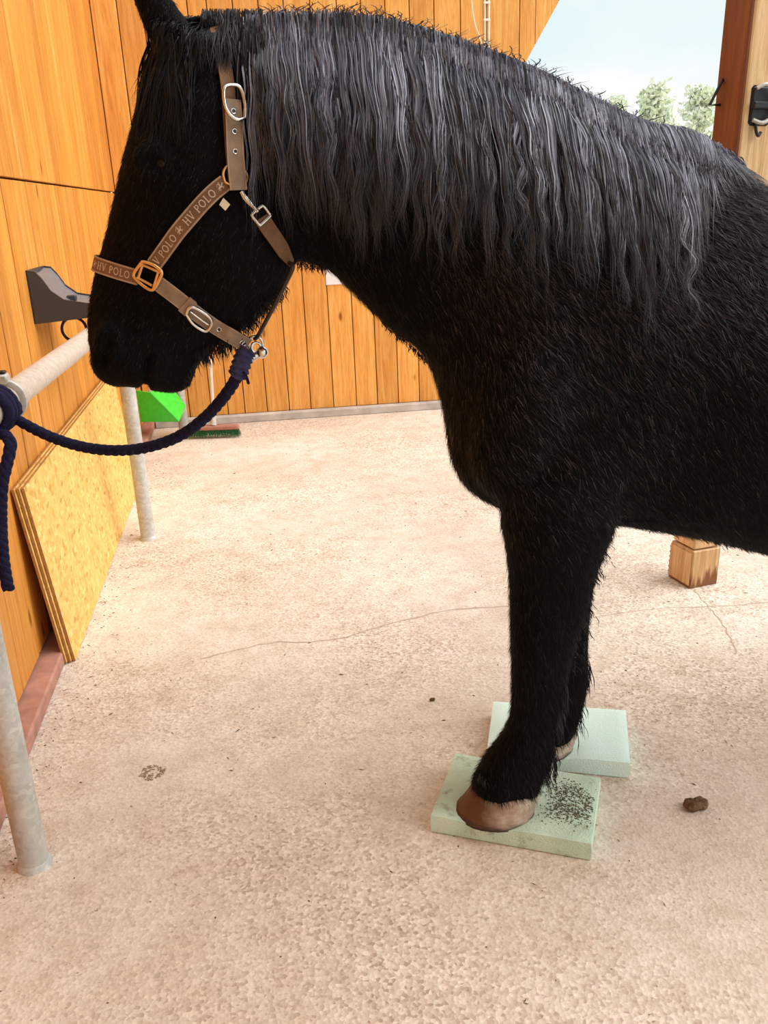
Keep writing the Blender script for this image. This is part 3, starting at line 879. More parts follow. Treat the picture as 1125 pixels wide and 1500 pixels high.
# hind legs and croup
for s, du in ((-1, 0.0), (1, 0.10)):
    loft([((1.12 + du, 1.20), (1.56, 1.20), 0.13 * s, 0.14), ((1.13 + du, 0.98), (1.58, 1.02), 0.15 * s, 0.125), ((1.16 + du, 0.84), (1.53 + du, 0.86), 0.155 * s, 0.105), ((1.27 + du, 0.70), (1.53 + du, 0.74), 0.15 * s, 0.08),
          ((1.38 + du, 0.57), (1.55 + du, 0.60), 0.145 * s, 0.06), ((1.425 + du, 0.50), (1.58 + du, 0.52), 0.14 * s, 0.056), ((1.445 + du, 0.40), (1.55 + du, 0.40), 0.14 * s, 0.046), ((1.45 + du, 0.28), (1.545 + du, 0.27), 0.14 * s, 0.043),
          ((1.42 + du, 0.18), (1.545 + du, 0.165), 0.14 * s, 0.054), ((1.375 + du, 0.11), (1.515 + du, 0.085), 0.14 * s, 0.056), ((1.36 + du, 0.075), (1.50 + du, 0.055), 0.14 * s, 0.058)], px=False)
    lump(1.33, 0.13 * s, 1.16, 0.22, 0.12, 0.24)

hm = body.mesh('horse_rough')
tmp = bpy.data.objects.new('horse_rough', hm)
C.objects.link(tmp)
r = tmp.modifiers.new('remesh', 'REMESH'); r.mode = 'VOXEL'; r.voxel_size = 0.0095; r.use_smooth_shade = True
s_ = tmp.modifiers.new('smooth', 'SMOOTH'); s_.factor = 0.5; s_.iterations = 9
dg = bpy.context.evaluated_depsgraph_get()
me = bpy.data.meshes.new_from_object(tmp.evaluated_get(dg), depsgraph=dg)
me.name = 'horse'
bpy.data.objects.remove(tmp); bpy.data.meshes.remove(hm)

# carve nostrils, mouth line and eye sockets; fine muscle relief
nv = len(me.vertices)
co = np.empty(nv * 3); me.vertices.foreach_get('co', co); co = co.reshape(-1, 3)
nr = np.empty(nv * 3); me.vertex_normals.foreach_get('vector', nr); nr = nr.reshape(-1, 3)
ho, hb, hn = np.array(HO), np.array(HB), np.array(HN)
U = (co - ho) @ hb; Wc = (co - ho) @ hn; Z = co[:, 2]
def seg_d(a, b):
    a = np.array(a); b = np.array(b); d = b - a
    q = np.stack([U, Z], 1); t_ = np.clip(((q - a) @ d) / (d @ d), 0, 1)
    return np.linalg.norm(q - (a + t_[:, None] * d), axis=1)
side = np.abs(Wc) > 0.02
disp = np.zeros(nv)
dn = seg_d(uz(160, 522), uz(170, 492)); disp -= 0.016 * np.exp(-(dn / 0.011) ** 2) * side
dn2 = np.abs(dn - 0.02); disp += 0.004 * np.exp(-(dn2 / 0.007) ** 2) * side
dm = np.minimum(seg_d(uz(214, 580), uz(219, 545)), seg_d(uz(219, 545), uz(226, 515))); disp -= 0.016 * np.exp(-(dm / 0.008) ** 2)
de = seg_d(uz(232, 240), uz(240, 240)); disp -= 0.010 * np.exp(-(de / 0.014) ** 2) * side
de2 = np.abs(de - 0.022); disp += 0.004 * np.exp(-(de2 / 0.006) ** 2) * side
ear = (Z > uz(230, 66)[1]) & (U < uz(300, 60)[0])
disp += 0.004 * np.sin(U * 21 + Z * 9) * np.sin(Z * 13 - U * 7) * (Z > 0.75) * (U > -0.55)
co2 = co + nr * disp[:, None]
me.vertices.foreach_set('co', co2.ravel()); me.update()
me.polygons.foreach_set('use_smooth', [True] * len(me.polygons))
me.materials.clear(); me.materials.append(M['coat'])
horse = bpy.data.objects.new('horse', me)
C.objects.link(horse)
tag(horse, 'black heavy horse with long grey sheened mane standing with front hooves on green pads', 'horse')
me.calc_loop_triangles()
BV = BVHTree.FromPolygons([Vector(c) for c in co2], [tuple(p.vertices) for p in me.polygons])

def hit_px(px, py):
    d = (FWD + RIGHT * ((px - 562.5) / FPX) + UP * (-(py - 750) / FPX)).normalized()
    h = BV.ray_cast(Vector((0, 0, CAM_H)), d)
    if h[0] is None:
        h = BV.find_nearest(H(*[(lambda q: (q[0], 0, q[1]))(uz(px, py))][0]))
    return h[0], h[1]
def hit_side(u, z, s=-1):
    """surface point of the horse at (u,z) seen from the near (-1) or far (+1) side"""
    h = BV.ray_cast(H(u, 1.2 * s, z), HN * (-s))
    return (h[0], h[1]) if h[0] is not None else (None, None)

# hooves: D-shaped horn with a sole edge
def hoof(uc, wc, zb, L, Wd, hgt, lean, name='hoof'):
    R = []
    for t_, zz in ((1.03, 0.0), (1.04, 0.006), (1.0, 0.012), (0.93, hgt * 0.45), (0.86, hgt * 0.85), (0.80, hgt), (0.6, hgt + 0.004)):
        row = []
        for k in range(30):
            an = 2 * math.pi * k / 30
            cx = math.cos(an); sy = math.sin(an)
            x = -L / 2 * cx * (1.0 if cx > 0 else 0.86)
            row.append(H(uc + x * t_ + lean * zz + 0.0015 * math.sin(9 * an), wc + Wd / 2 * sy * t_, zb + zz * (1 - 0.38 * max(0, -cx) ** 1.0)))
        R.append(row)
    o = MB().rings(R).build(name, M['hoof'], horse); smooth_by_angle(o, 50)
    return o
hoof(-0.083, -0.112, PADH - 0.010, 0.192, 0.158, 0.078, 0.42)
hoof(0.084, 0.122, PADH - 0.010, 0.175, 0.145, 0.075, 0.42)
hoof(1.415, -0.14, 0.0, 0.16, 0.135, 0.075, 0.42)
hoof(1.515, 0.14, 0.0, 0.16, 0.135, 0.075, 0.42)
# eyes
for s in (-1, 1):
    u, z = uz(236, 240, -0.1)
    p, n_ = hit_side(u, z, s)
    if p is not None:
        o = MB().ball(p - n_ * 0.0125, 0.0145, 14, 10).build('eye', M['eye'], horse, smooth=True)

# ------------------------------------------------------------------ hair built as fine blades
def blades(P, D, L, Wd, Nn, name, mat, parent, label=None):
    n = len(P)
    side_ = np.cross(Nn, D); side_ /= (np.linalg.norm(side_, axis=1, keepdims=True) + 1e-9)
    v = np.empty((n, 3, 3))
    v[:, 0] = P - side_ * Wd[:, None]; v[:, 1] = P + side_ * Wd[:, None]; v[:, 2] = P + D * L[:, None]
    me_ = bpy.data.meshes.new(name)
    me_.vertices.add(n * 3); me_.vertices.foreach_set('co', v.ravel())
    me_.loops.add(n * 3); me_.loops.foreach_set('vertex_index', np.arange(n * 3, dtype=np.int32))
    me_.polygons.add(n); me_.polygons.foreach_set('loop_start', np.arange(0, n * 3, 3, dtype=np.int32))
    me_.polygons.foreach_set('loop_total', np.full(n, 3, dtype=np.int32))
    me_.update(calc_edges=True)
    me_.materials.append(mat)
    o = bpy.data.objects.new(name, me_); C.objects.link(o); o.parent = parent
    o['kind'] = 'stuff'
    return o

def ribbons(S, width, name, mat, parent, seed=1, shade=None):
    """S: list of (k,3) arrays, one per strand; flat tapered ribbons with random twist"""
    r = np.random.default_rng(seed)
    V = []; F = []; A = []; base = 0
    for st_ in S:
        k = len(st_)
        t_ = np.gradient(st_, axis=0); t_ /= (np.linalg.norm(t_, axis=1, keepdims=True) + 1e-9)
        a = r.uniform(-0.9, 0.9)
        ref = hb * math.cos(a) + hn * math.sin(a)
        sd_ = ref[None] - t_ * (t_ @ ref)[:, None]
        sd_ /= (np.linalg.norm(sd_, axis=1, keepdims=True) + 1e-9)
        f_ = np.linspace(0, 1, k)
        w_ = width * r.uniform(0.6, 1.3) * (0.75 + 0.25 * np.minimum(1, f_ * 8)) * np.clip((1 - f_) * 3.0, 0.12, 1)
        vv = np.empty((k * 2, 3)); vv[0::2] = st_ - sd_ * w_[:, None]; vv[1::2] = st_ + sd_ * w_[:, None]
        V.append(vv); A.append(np.repeat(f_, 2))
        i = np.arange(k - 1) * 2 + base
        F.append(np.stack([i, i + 1, i + 3, i + 2], 1))
        base += 2 * k
    V = np.concatenate(V); F = np.concatenate(F); A = np.concatenate(A)
    me_ = bpy.data.meshes.new(name)
    me_.vertices.add(len(V)); me_.vertices.foreach_set('co', V.ravel())
    me_.loops.add(F.size); me_.loops.foreach_set('vertex_index', F.ravel().astype(np.int32))
    me_.polygons.add(len(F)); me_.polygons.foreach_set('loop_start', np.arange(0, F.size, 4, dtype=np.int32))
    me_.polygons.foreach_set('loop_total', np.full(len(F), 4, dtype=np.int32))
    me_.update(calc_edges=True)
    me_.polygons.foreach_set('use_smooth', [True] * len(F))
    at = me_.attributes.new('along', 'FLOAT', 'POINT'); at.data.foreach_set('value', A.astype(np.float32))
    if shade is not None:
        at = me_.attributes.new('shade', 'FLOAT', 'POINT'); at.data.foreach_set('value', np.concatenate([np.full(2 * len(q), h_) for q, h_ in zip(S, shade)]).astype(np.float32))
    me_.materials.append(mat)
    o = bpy.data.objects.new(name, me_); C.objects.link(o)
    if parent is not None: o.parent = parent
    return o

# near and far side relief of the body, sampled on a grid in (u,z)
GU = np.arange(-0.98, 0.75, 0.012); GZ = np.arange(0.55, 1.86, 0.012)
DN = np.full((len(GU), len(GZ)), np.nan); DF = DN.copy()
for i, u in enumerate(GU):
    for j, z in enumerate(GZ):
        h = BV.ray_cast(H(u, -1.0, z), HN)
        if h[0] is not None: DN[i, j] = (h[0] - HO).dot(HN)
        h = BV.ray_cast(H(u, 1.0, z), -HN)
        if h[0] is not None: DF[i, j] = (h[0] - HO).dot(HN)
DN = np.where(np.isnan(DN), 0.0, DN); DF = np.where(np.isnan(DF), 0.0, DF)
def relief(G, u, z):
    fu = np.clip((u - GU[0]) / 0.012, 0, len(GU) - 1.001); fz = np.clip((z - GZ[0]) / 0.012, 0, len(GZ) - 1.001)
    i = fu.astype(int); j = fz.astype(int); a = fu - i; b = fz - j
    return (G[i, j] * (1 - a) * (1 - b) + G[i + 1, j] * a * (1 - b) + G[i, j + 1] * (1 - a) * b + G[i + 1, j + 1] * a * b)

crest = [uz(*q) for q in [(376, 29), (388, 29), (400, 28), (450, 26), (510, 28), (560, 34), (620, 52), (680, 70), (725, 84), (760, 102), (800, 118), (860, 146), (920, 180), (950, 190), (1000, 198), (1022, 206)]]
crest = [c for c in crest]
cu = np.array([c[0] for c in crest]); cz = np.array([c[1] for c in crest])
ends = [(340, 250), (370, 300), (430, 350), (500, 395), (560, 380), (620, 388), (700, 395), (760, 400), (850, 430), (900, 465), (950, 470), (1000, 420), (1030, 350), (1055, 290)]
eu = np.array([uz(x, y, -0.12)[0] for x, y in ends]); ez = np.array([uz(x, y, -0.12)[1] for x, y in ends])

def mane_strands(nlocks, per, far=False, seed=3, layer=0):
    r = np.random.default_rng(seed)
    out = []; shade = []
    K = 28
    G = DF if far else DN
    sg = 1 if far else -1
    for l in range(nlocks):
        ul = cu[0] + (cu[-1] - cu[0]) * (l + r.uniform(0, 1)) / nlocks
        drop_end = np.interp(ul, eu, ez) + r.normal(0.065, 0.04) + (0.12 * r.random() if r.random() < 0.35 else 0)
        if far: drop_end += 0.05
        lam = r.uniform(0.075, 0.14); ph = r.uniform(0, 6.28); amp = r.uniform(0.0012, 0.0042)
        drift = r.normal(0.0, 0.012)
        clump = r.uniform(0.45, 0.95)
        lift = r.uniform(0.004, 0.030) + 0.006 * layer
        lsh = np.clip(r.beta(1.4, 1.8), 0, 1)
        if r.random() < 0.25: amp *= 1.9
        for q in range(per):
            off = r.normal(0, 0.011)
            u0_ = ul + off
            z0_ = np.interp(u0_, cu, cz) + r.normal(0.004, 0.004)
            zend = drop_end + abs(r.normal(0, 0.05)) * (1 if r.random() < 0.8 else -0.35)
            if zend > z0_ - 0.08: zend = z0_ - 0.08
            t_ = np.linspace(0, 1, K) ** 1.5
            z = z0_ + (zend - z0_) * t_
            d = z0_ - z
            g = np.clip(d / 0.25, 0, 1)
            u = u0_ - off * clump * g + drift * d / 0.3 + amp * (0.35 + 0.9 * g) * np.sin(2 * math.pi * d / lam + ph + r.normal(0, 0.35)) + r.normal(0, 0.004) * t_ ** 2
            u = u + np.interp(u0_, [0.2, 0.36], [0, -0.055]) * g
            wv = relief(G, u, np.minimum(z, np.interp(u, cu, cz) - 0.02))
            lf = lift * (0.4 + g) + r.uniform(0, 0.008)
            w = wv + sg * lf
            # over the crest: start near the middle line
            xb = np.clip(d / 0.11, 0, 1); blend = np.sqrt(1 - (1 - xb) ** 2)
            w0 = r.normal(0, 0.018)
            w = w0 * (1 - blend) + w * blend + sg * 0.004 * np.sin(2 * math.pi * d / lam * 1.3 + ph) * g
            for q_ in range(K):
                if d[q_] > 0.13: break
                pt = H(u[q_], w[q_], z[q_]); hh = BV.find_nearest(pt)
                if hh[0] is not None and (pt - hh[0]).dot(hh[1]) < 0.004:
                    pt = hh[0] + hh[1] * (0.004 + 0.008 * (q_ / K) + 0.004 * (q % 3))
                    u[q_] = (pt - HO).dot(HB); w[q_] = (pt - HO).dot(HN); z[q_] = pt.z
            out.append(ho[None] + hb[None] * u[:, None] + hn[None] * w[:, None] + np.array([0, 0, 1.0])[None] * z[:, None])
            shade.append(lsh)
    return out, shade
S = []; SH = []
for a in ((130, 30, False, 3, 0), (110, 30, False, 4, 1), (90, 18, False, 5, 2), (40, 14, True, 6, 0)):
    q, h_ = mane_strands(*a); S += q; SH += h_
nmain = len(S)
# flyaway hairs standing off the crest
r = np.random.default_rng(9)
for i in range(300):
    u0_ = r.uniform(cu[0], cu[-1] - 0.05); z0_ = np.interp(u0_, cu, cz)
    L = r.uniform(0.010, 0.030); a = r.normal(0.7, 0.8); t_ = np.linspace(0, 1, 8)
    u = u0_ + L * np.sin(a) * t_ + 0.01 * np.sin(t_ * 5 + i); z = z0_ + L * 0.75 * np.sin(t_ * 2.2) * np.cos(a * 0.6); w = r.normal(0, 0.01) - 0.05 * t_ ** 2
    S.append(ho[None] + hb[None] * u[:, None] + hn[None] * w[:, None] + np.array([0, 0, 1.0])[None] * z[:, None])
for i in range(420):
    k = r.random(); a = uz(985 + 95 * k, 197 + 40 * k * k); L = r.uniform(0.05, 0.15) * (1 - 0.6 * k); t_ = np.linspace(0, 1, 9)
    u = a[0] + r.normal(0, 0.006) + L * (0.25 + 0.35 * k) * t_ + 0.004 * np.sin(t_ * 6 + i % 7); z = a[1] + 0.004 - L * t_ ** 1.3
    w = (relief(DN, u, np.minimum(z, a[1] - 0.015)) - 0.006) * np.sqrt(np.clip((a[1] + 0.004 - z) / 0.06, 0, 1))
    p3 = ho[None] + hb[None] * u[:, None] + hn[None] * w[:, None] + np.array([0, 0, 1.0])[None] * z[:, None]
    for q_ in range(9):
        pt = Vector(p3[q_]); hh = BV.find_nearest(pt)
        if (pt - hh[0]).dot(hh[1]) < 0.004: p3[q_] = np.array(hh[0] + hh[1] * (0.004 + 0.006 * t_[q_]))
    S.append(p3)
SH += [0.6] * (len(S) - nmain)
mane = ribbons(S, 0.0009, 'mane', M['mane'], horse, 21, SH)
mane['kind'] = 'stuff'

# forelock
S = []
r = np.random.default_rng(31)
fore_end = [(205, 175), (222, 190), (240, 200), (262, 195), (280, 205)]
for i in range(1000):
    k = r.uniform(0, 1)
    a = uz(r.uniform(255, 318), r.uniform(22, 50)); e = uz(200 + 90 * k + r.normal(0, 6), r.uniform(130, 215) + 10 * k)
    t_ = np.linspace(0, 1, 14)
    lam = 0.09; ph = int(k * 14) * 1.7
    u = a[0] + (e[0] - a[0]) * np.sqrt(t_) + 0.006 * t_ * np.sin(t_ * 9 + ph); z = a[1] + (e[1] - a[1]) * t_ ** 1.2
    wv = relief(DN if r.random() < 0.7 else DF, u, z)
    sg = -1 if wv.mean() < 0 else 1
    w = wv + sg * r.uniform(0.003, 0.016)
    w = w * np.clip(t_ * 5, 0, 1)
    S.append(ho[None] + hb[None] * u[:, None] + hn[None] * w[:, None] + np.array([0, 0, 1.0])[None] * z[:, None])
for i in range(950):
    a_x = r.uniform(296, 385)
    a = uz(a_x, r.uniform(12, 32)); e = uz(a_x + r.uniform(-6, 12), 45 + 75 * r.random() ** 0.6 + (110 * r.random() if a_x > 355 else 0)); t_ = np.linspace(0, 1, 12)
    u = a[0] + (e[0] - a[0]) * t_ + 0.004 * t_ * np.sin(t_ * 8 + i % 11); z = a[1] + (e[1] - a[1]) * t_ ** 1.2
    sg = -1 if r.random() < 0.75 else 1
    wv = relief(DN if sg < 0 else DF, u, z)
    w = (wv + sg * r.uniform(0.010, 0.022)) * np.clip(t_ * 4, 0.05, 1)
    S.append(ho[None] + hb[None] * u[:, None] + hn[None] * w[:, None] + np.array([0, 0, 1.0])[None] * z[:, None])
fl_ = ribbons(S, 0.0009, 'forelock', M['black_hair'], horse, 5)
fl_['kind'] = 'stuff'

# coat
nf = len(me.polygons)
cent = np.empty(nf * 3); me.polygons.foreach_get('center', cent); cent = cent.reshape(-1, 3)
pn = np.empty(nf * 3); me.polygons.foreach_get('normal', pn); pn = pn.reshape(-1, 3)
ar = np.empty(nf); me.polygons.foreach_get('area', ar)
pu = (cent - ho) @ hb; pw = (cent - ho) @ hn
wt = ar * np.where(pw < 0.02, 1.0, 0.35) * np.where(pu > 0.75, 0.35, 1.0)
NH = 190000
idx = rng.choice(nf, NH, p=wt / wt.sum())
P = cent[idx] + rng.normal(0, 0.004, (NH, 3)); Nn = pn[idx]
P -= Nn * ((P - cent[idx]) * Nn).sum(1, keepdims=True)
u_ = (P - ho) @ hb; z_ = P[:, 2]
head_ = (u_ < -0.47) & (z_ > 1.0)
leg_ = z_ < 0.70
dirv = np.where(head_[:, None], -0.45 * hb - np.array([0, 0, 0.9]), np.where(leg_[:, None], 0.25 * hb - np.array([0, 0, 1.0]), 0.55 * hb - np.array([0, 0, 0.85])))
cl1 = np.sin(u_ * 130 + 3 * np.sin(z_ * 70)) * np.sin(z_ * 95 + 2 * np.sin(u_ * 60)); cl2 = np.sin(u_ * 47 + z_ * 31) * np.sin(z_ * 53 - u_ * 23)
dirv = dirv + hb[None] * (0.30 * cl1 + 0.2 * cl2)[:, None] + rng.normal(0, 0.16, (NH, 3))
dirv -= Nn * (dirv * Nn).sum(1, keepdims=True)
dirv /= (np.linalg.norm(dirv, axis=1, keepdims=True) + 1e-9)
D = dirv + Nn * (rng.uniform(0.12, 0.42, NH) + 0.12 * cl1)[:, None]
D /= np.linalg.norm(D, axis=1, keepdims=True)
L = np.where(head_, 0.013, np.where(leg_, 0.026, 0.027)) * rng.uniform(0.5, 1.2, NH)
mz = (z_ < 1.12) & (u_ < -0.6); L = np.where(mz, L * 0.5, L)
ear_ = (z_ > 1.69) & (u_ < -0.55); L = np.where(ear_, L * 0.7, L)
Wd = np.full(NH, 0.0006); Nj = Nn + rng.normal(0, 0.35, (NH, 3))
def sstep(x, a, b):
    q = np.clip((x - a) / (b - a), 0, 1); return q * q * (3 - 2 * q)
plit = sstep(z_, 0.62, 1.05) * sstep(u_, -0.26, -0.05) * (0.45 + 0.55 * sstep(z_, 0.95, 1.30)) * (1 - 0.75 * sstep(u_, 0.12, 0.34) * (1 - sstep(z_, 0.95, 1.25)))  # share of paler hairs: painted sheen, strongest on the upper shoulder
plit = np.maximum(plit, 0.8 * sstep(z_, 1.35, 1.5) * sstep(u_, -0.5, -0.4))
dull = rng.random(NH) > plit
for sel_, nm, mt in ((dull, 'short_coat_hair', M['coat_hair']), (~dull, 'painted_sheen_hair', M['coat_hair_lit'])):
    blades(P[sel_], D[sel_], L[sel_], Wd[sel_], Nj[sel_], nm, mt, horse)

# long hair: fetlock feather, chin and jaw fringe, back of the forearm, belly
S = []
r = np.random.default_rng(17)
def fringe(n, pa, pb, w, L, dirn, spread=0.25, ws=0.015):
    for i in range(n):
        k = r.uniform(0, 1)
        a = uz(pa[0] + (pb[0] - pa[0]) * k, pa[1] + (pb[1] - pa[1]) * k, w)
        l_ = L * r.uniform(0.35, 1.15); t_ = np.linspace(0, 1, 7)
        du, dz = dirn; du = du + r.normal(0, spread); nn = math.hypot(du, dz)
        u = a[0] + du / nn * l_ * t_ * (1 - 0.35 * t_) + 0.003 * np.sin(t_ * 7 + i) * t_; z = a[1] + (dz / nn) * l_ * t_ - 0.15 * l_ * t_ ** 2
        ww = w + r.normal(0, ws) + r.normal(0, 0.01) * t_
        S.append(ho[None] + hb[None] * u[:, None] + hn[None] * ww[:, None] + np.array([0, 0, 1.0])[None] * z[:, None])
fringe(420, (822, 985), (800, 1090), NW, 0.062, (0.30, -1), 0.22, 0.022)
fringe(260, (806, 1080), (792, 1125), NW, 0.060, (0.15, -1), 0.2, 0.03)
fringe(320, (858, 960), (838, 1055), FW, 0.06, (0.25, -1), 0.22, 0.022)
fringe(90, (866, 860), (836, 985), NW, 0.03, (0.8, -1), 0.3, 0.02)
fringe(90, (888, 790), (862, 860), -0.12, 0.020, (0.8, -1), 0.3, 0.02)
fringe(260, (290, 512), (345, 486), 0, 0.038, (0.05, -1), 0.25, 0.022)
fringe(200, (350, 480), (415, 415), 0, 0.030, (0.5, -1), 0.25, 0.025)
fringe(60, (436, 384), (475, 390), 0, 0.017, (0.1, -1), 0.5, 0.02)
fringe(120, (560, 470), (640, 540), 0, 0.014, (0.2, -1), 0.4, 0.02)
fringe(200, (905, 757), (1125, 806), 0, 0.014, (0.9, -1), 0.4, 0.02)
fringe(260, (700, 1135), (785, 1150), NW - 0.03, 0.018, (-0.1, -1), 0.25, 0.012)
fringe(60, (270, 560), (284, 535), 0, 0.016, (0.5, -1), 0.5, 0.03)
fr = ribbons(S, 0.0009, 'fringe_hair', M['black_hair'], horse, 8)
fr['kind'] = 'stuff'
# tail
S = []
for i in range(500):
    t_ = np.linspace(0, 1, 14)
    u = 1.55 + 0.10 * np.sin(t_ * 1.6) + r.normal(0, 0.035) * t_; z = 1.30 - 0.95 * t_ * r.uniform(0.8, 1.1); w = r.normal(0, 0.012) + r.normal(0, 0.04) * t_
    S.append(ho[None] + hb[None] * u[:, None] + hn[None] * w[:, None] + np.array([0, 0, 1.0])[None] * z[:, None])
tl = ribbons(S, 0.002, 'tail', M['black_hair'], horse, 4)
tl['kind'] = 'stuff'

# ------------------------------------------------------------------ halter
halter = empty('halter', H(-0.72, 0, 1.15))
tag(halter, 'brown webbing halter with pale lettering and metal buckles on the black horse', 'halter')
bpy.context.view_layer.update()
HI = halter.matrix_world.inverted()
def hbuild(mb, name, mat, parent=None, smooth=0):
    mb.v = [tuple(HI @ Vector(p)) for p in mb.v]
    o = mb.build(name, mat, halter if parent is None else parent)
    if smooth: smooth_by_angle(o, smooth)
    return o

class Strap:
    def __init__(s, pts, nrms, width, th=0.003, lift=0.006):
        s.w = width; s.th = th
        P = catmull([p + n * lift for p, n in zip(pts, nrms)], 8)
        Nr = catmull(nrms, 8)
        s.P = P; s.N = [n.normalized() for n in Nr]
        s.L = [0]
        for a, b in zip(P[:-1], P[1:]): s.L.append(s.L[-1] + (b - a).length)
        s.len = s.L[-1]
    def frame(s, d):
        d = min(max(d, 0), s.len - 1e-6)
        i = 0
        while s.L[i + 1] < d: i += 1
        k = (d - s.L[i]) / max(1e-9, s.L[i + 1] - s.L[i])
        p = s.P[i].lerp(s.P[i + 1], k); n = s.N[i].lerp(s.N[i + 1], k).normalized()
        i0 = max(0, i - 1); i1 = min(len(s.P) - 1, i + 2)
        t_ = (s.P[i1] - s.P[i0]).normalized()
        b = n.cross(t_).normalized(); n = t_.cross(b).normalized()
        return p, t_, b, n
    def at(s, d, v, h=0.0):
        p, t_, b, n = s.frame(d)
        return p + b * v + n * (s.th + h)
    def mesh(s, v0=None, v1=None, h0=0.0, h1=None, d0=0.0, d1=None):
        v0 = -s.w / 2 if v0 is None else v0; v1 = s.w / 2 if v1 is None else v1
        h1 = s.th if h1 is None else h1; d1 = s.len if d1 is None else d1
        n = max(2, int((d1 - d0) / 0.006))
        R = []
        for i in range(n + 1):
            p, t_, b, nn = s.frame(d0 + (d1 - d0) * i / n)
            R.append([p + b * v0 + nn * h0, p + b * v1 + nn * h0, p + b * v1 + nn * h1, p + b * v0 + nn * h1])
        return MB().rings(R)

def near(pxs): 
    q = [hit_px(*p) for p in pxs]
    return [a for a, b in q], [b for a, b in q]
def smooth_n(ns):
    out = []
    for i in range(len(ns)):
        s_ = Vector((0, 0, 0))
        for j in range(max(0, i - 1), min(len(ns), i + 2)): s_ += ns[j]
        out.append(s_.normalized())
    return out
def mirror(pts, nrm):
    P = []; N_ = []
    for p in pts:
        u = (p - HO).dot(HB); z = p.z
        a, b = hit_side(u, z, 1)
        if a is None: continue
        P.append(a); N_.append(b)
    return P, N_

# serif glyphs as strokes on a 0..1 box: list of polygons (x,y)
def bar(x0, y0, x1, y1, w):
    d = Vector((x1 - x0, y1 - y0)); d.normalize(); n_ = Vector((-d.y, d.x)) * w / 2
    return [(x0 + n_.x, y0 + n_.y), (x0 - n_.x, y0 - n_.y), (x1 - n_.x, y1 - n_.y), (x1 + n_.x, y1 + n_.y)]
def arc(cx, cy, rx, ry, a0, a1, w, n=10):
    q = []
    for i in range(n):
        a, b = a0 + (a1 - a0) * i / n, a0 + (a1 - a0) * (i + 1) / n
        q.append([(cx + (rx - w / 2) * math.cos(a), cy + (ry - w / 2) * math.sin(a)), (cx + (rx + w / 2) * math.cos(a), cy + (ry + w / 2) * math.sin(a)),
                  (cx + (rx + w / 2) * math.cos(b), cy + (ry + w / 2) * math.sin(b)), (cx + (rx - w / 2) * math.cos(b), cy + (ry - w / 2) * math.sin(b))])
    return q
def serif(x, y): return [(x - .13, y - .03), (x + .13, y - .03), (x + .13, y + .04), (x - .13, y + .04)]
GL = {
    'H': (0.85, [bar(.18, 0, .18, 1, .13), bar(.67, 0, .67, 1, .13), bar(.18, .5, .67, .5, .08), serif(.18, 0), serif(.18, 1), serif(.67, 0), serif(.67, 1)]),
    'V': (0.80, [bar(.12, 1, .40, 0, .13), bar(.40, 0, .68, 1, .08), serif(.12, 1), serif(.68, 1)]),
    'P': (0.72, [bar(.2, 0, .2, 1, .13), serif(.2, 0), bar(.14, .97, .42, .97, .07), bar(.2, .48, .42, .48, .07)] + arc(.40, .725, .21, .245, -math.pi / 2, math.pi / 2, .11)),
    'O': (0.92, arc(.46, .5, .36, .46, 0, 2 * math.pi, .12, 18)),
    'L': (0.68, [bar(.2, 0, .2, 1, .13), serif(.2, 1), bar(.08, .03, .60, .03, .08), bar(.60, .0, .60, .24, .06)]),
}
# polo rider mark: horse body, neck, head, legs, rider, mallet
RIDER = (1.25, [bar(.2, .42, .8, .46, .22), bar(.78, .5, .98, .78, .14), bar(.94, .8, 1.12, .68, .11), bar(.25, .4, .08, .05, .08), bar(.34, .38, .30, .0, .07), bar(.74, .4, .95, .14, .08), bar(.66, .38, .80, .02, .07),
                bar(.18, .5, .02, .34, .06), bar(.48, .5, .50, .92, .13), bar(.50, .85, .72, .66, .06), bar(.46, .86, .22, 1.0, .06), bar(.24, 1.0, .05, .66, .04)] + arc(.53, 1.03, .05, .05, 0, 6.283, .09, 8))
def lettering(strap, text, size, d0, parent, flip=1, name='lettering'):
    m_ = MB(); d = d0
    for ch in text:
        if ch == ' ': d += size * 0.42; continue
        wd, polys = RIDER if ch == '*' else GL[ch]
        sz = size * (0.92 if ch == '*' else 1)
        if d + wd * sz > strap.len - 0.001: break
        for q in polys:
            pts = [strap.at(d + x * sz, flip * (y - 0.5) * sz, 0.0006) for x, y in q]
            m_.add(pts, [tuple(range(len(pts)))])
        d += wd * sz + size * 0.10
    return hbuild(m_, name, M['letter'], parent)

# noseband over the nose: near side, across the front, far side
def wrap_front(c_px, f_px, w_list):
    pass
nb_px = [(212, 402), (195, 397), (175, 393), (158, 389), (145, 387)]
Pn, Nn_ = near(nb_px)
cen = uz(215, 402); frn = uz(134, 384)
e1 = Vector((frn[0] - cen[0], 0, frn[1] - cen[1])).normalized()
c3 = H(cen[0], 0, cen[1]); f3 = (HB * e1.x + Vector((0, 0, e1.z)))
Pa, Na = [], []
for k in range(15):
    a = math.radians(-90 + 180 * k / 14)
    d = f3 * math.cos(a) + HN * math.sin(a)
    h = BV.ray_cast(c3 + d * 0.6, -d)
    if h[0] is not None: Pa.append(h[0]); Na.append(h[1])
nose = Strap(Pa, smooth_n(smooth_n(Na)), 0.028)
o_nose = hbuild(nose.mesh(), 'noseband', M['strap'])
for v0, v1 in ((-0.0145, -0.0115), (0.0115, 0.0145)):
    hbuild(nose.mesh(v0, v1, 0.001, 0.0038), 'trim', M['strap_trim'], o_nose)
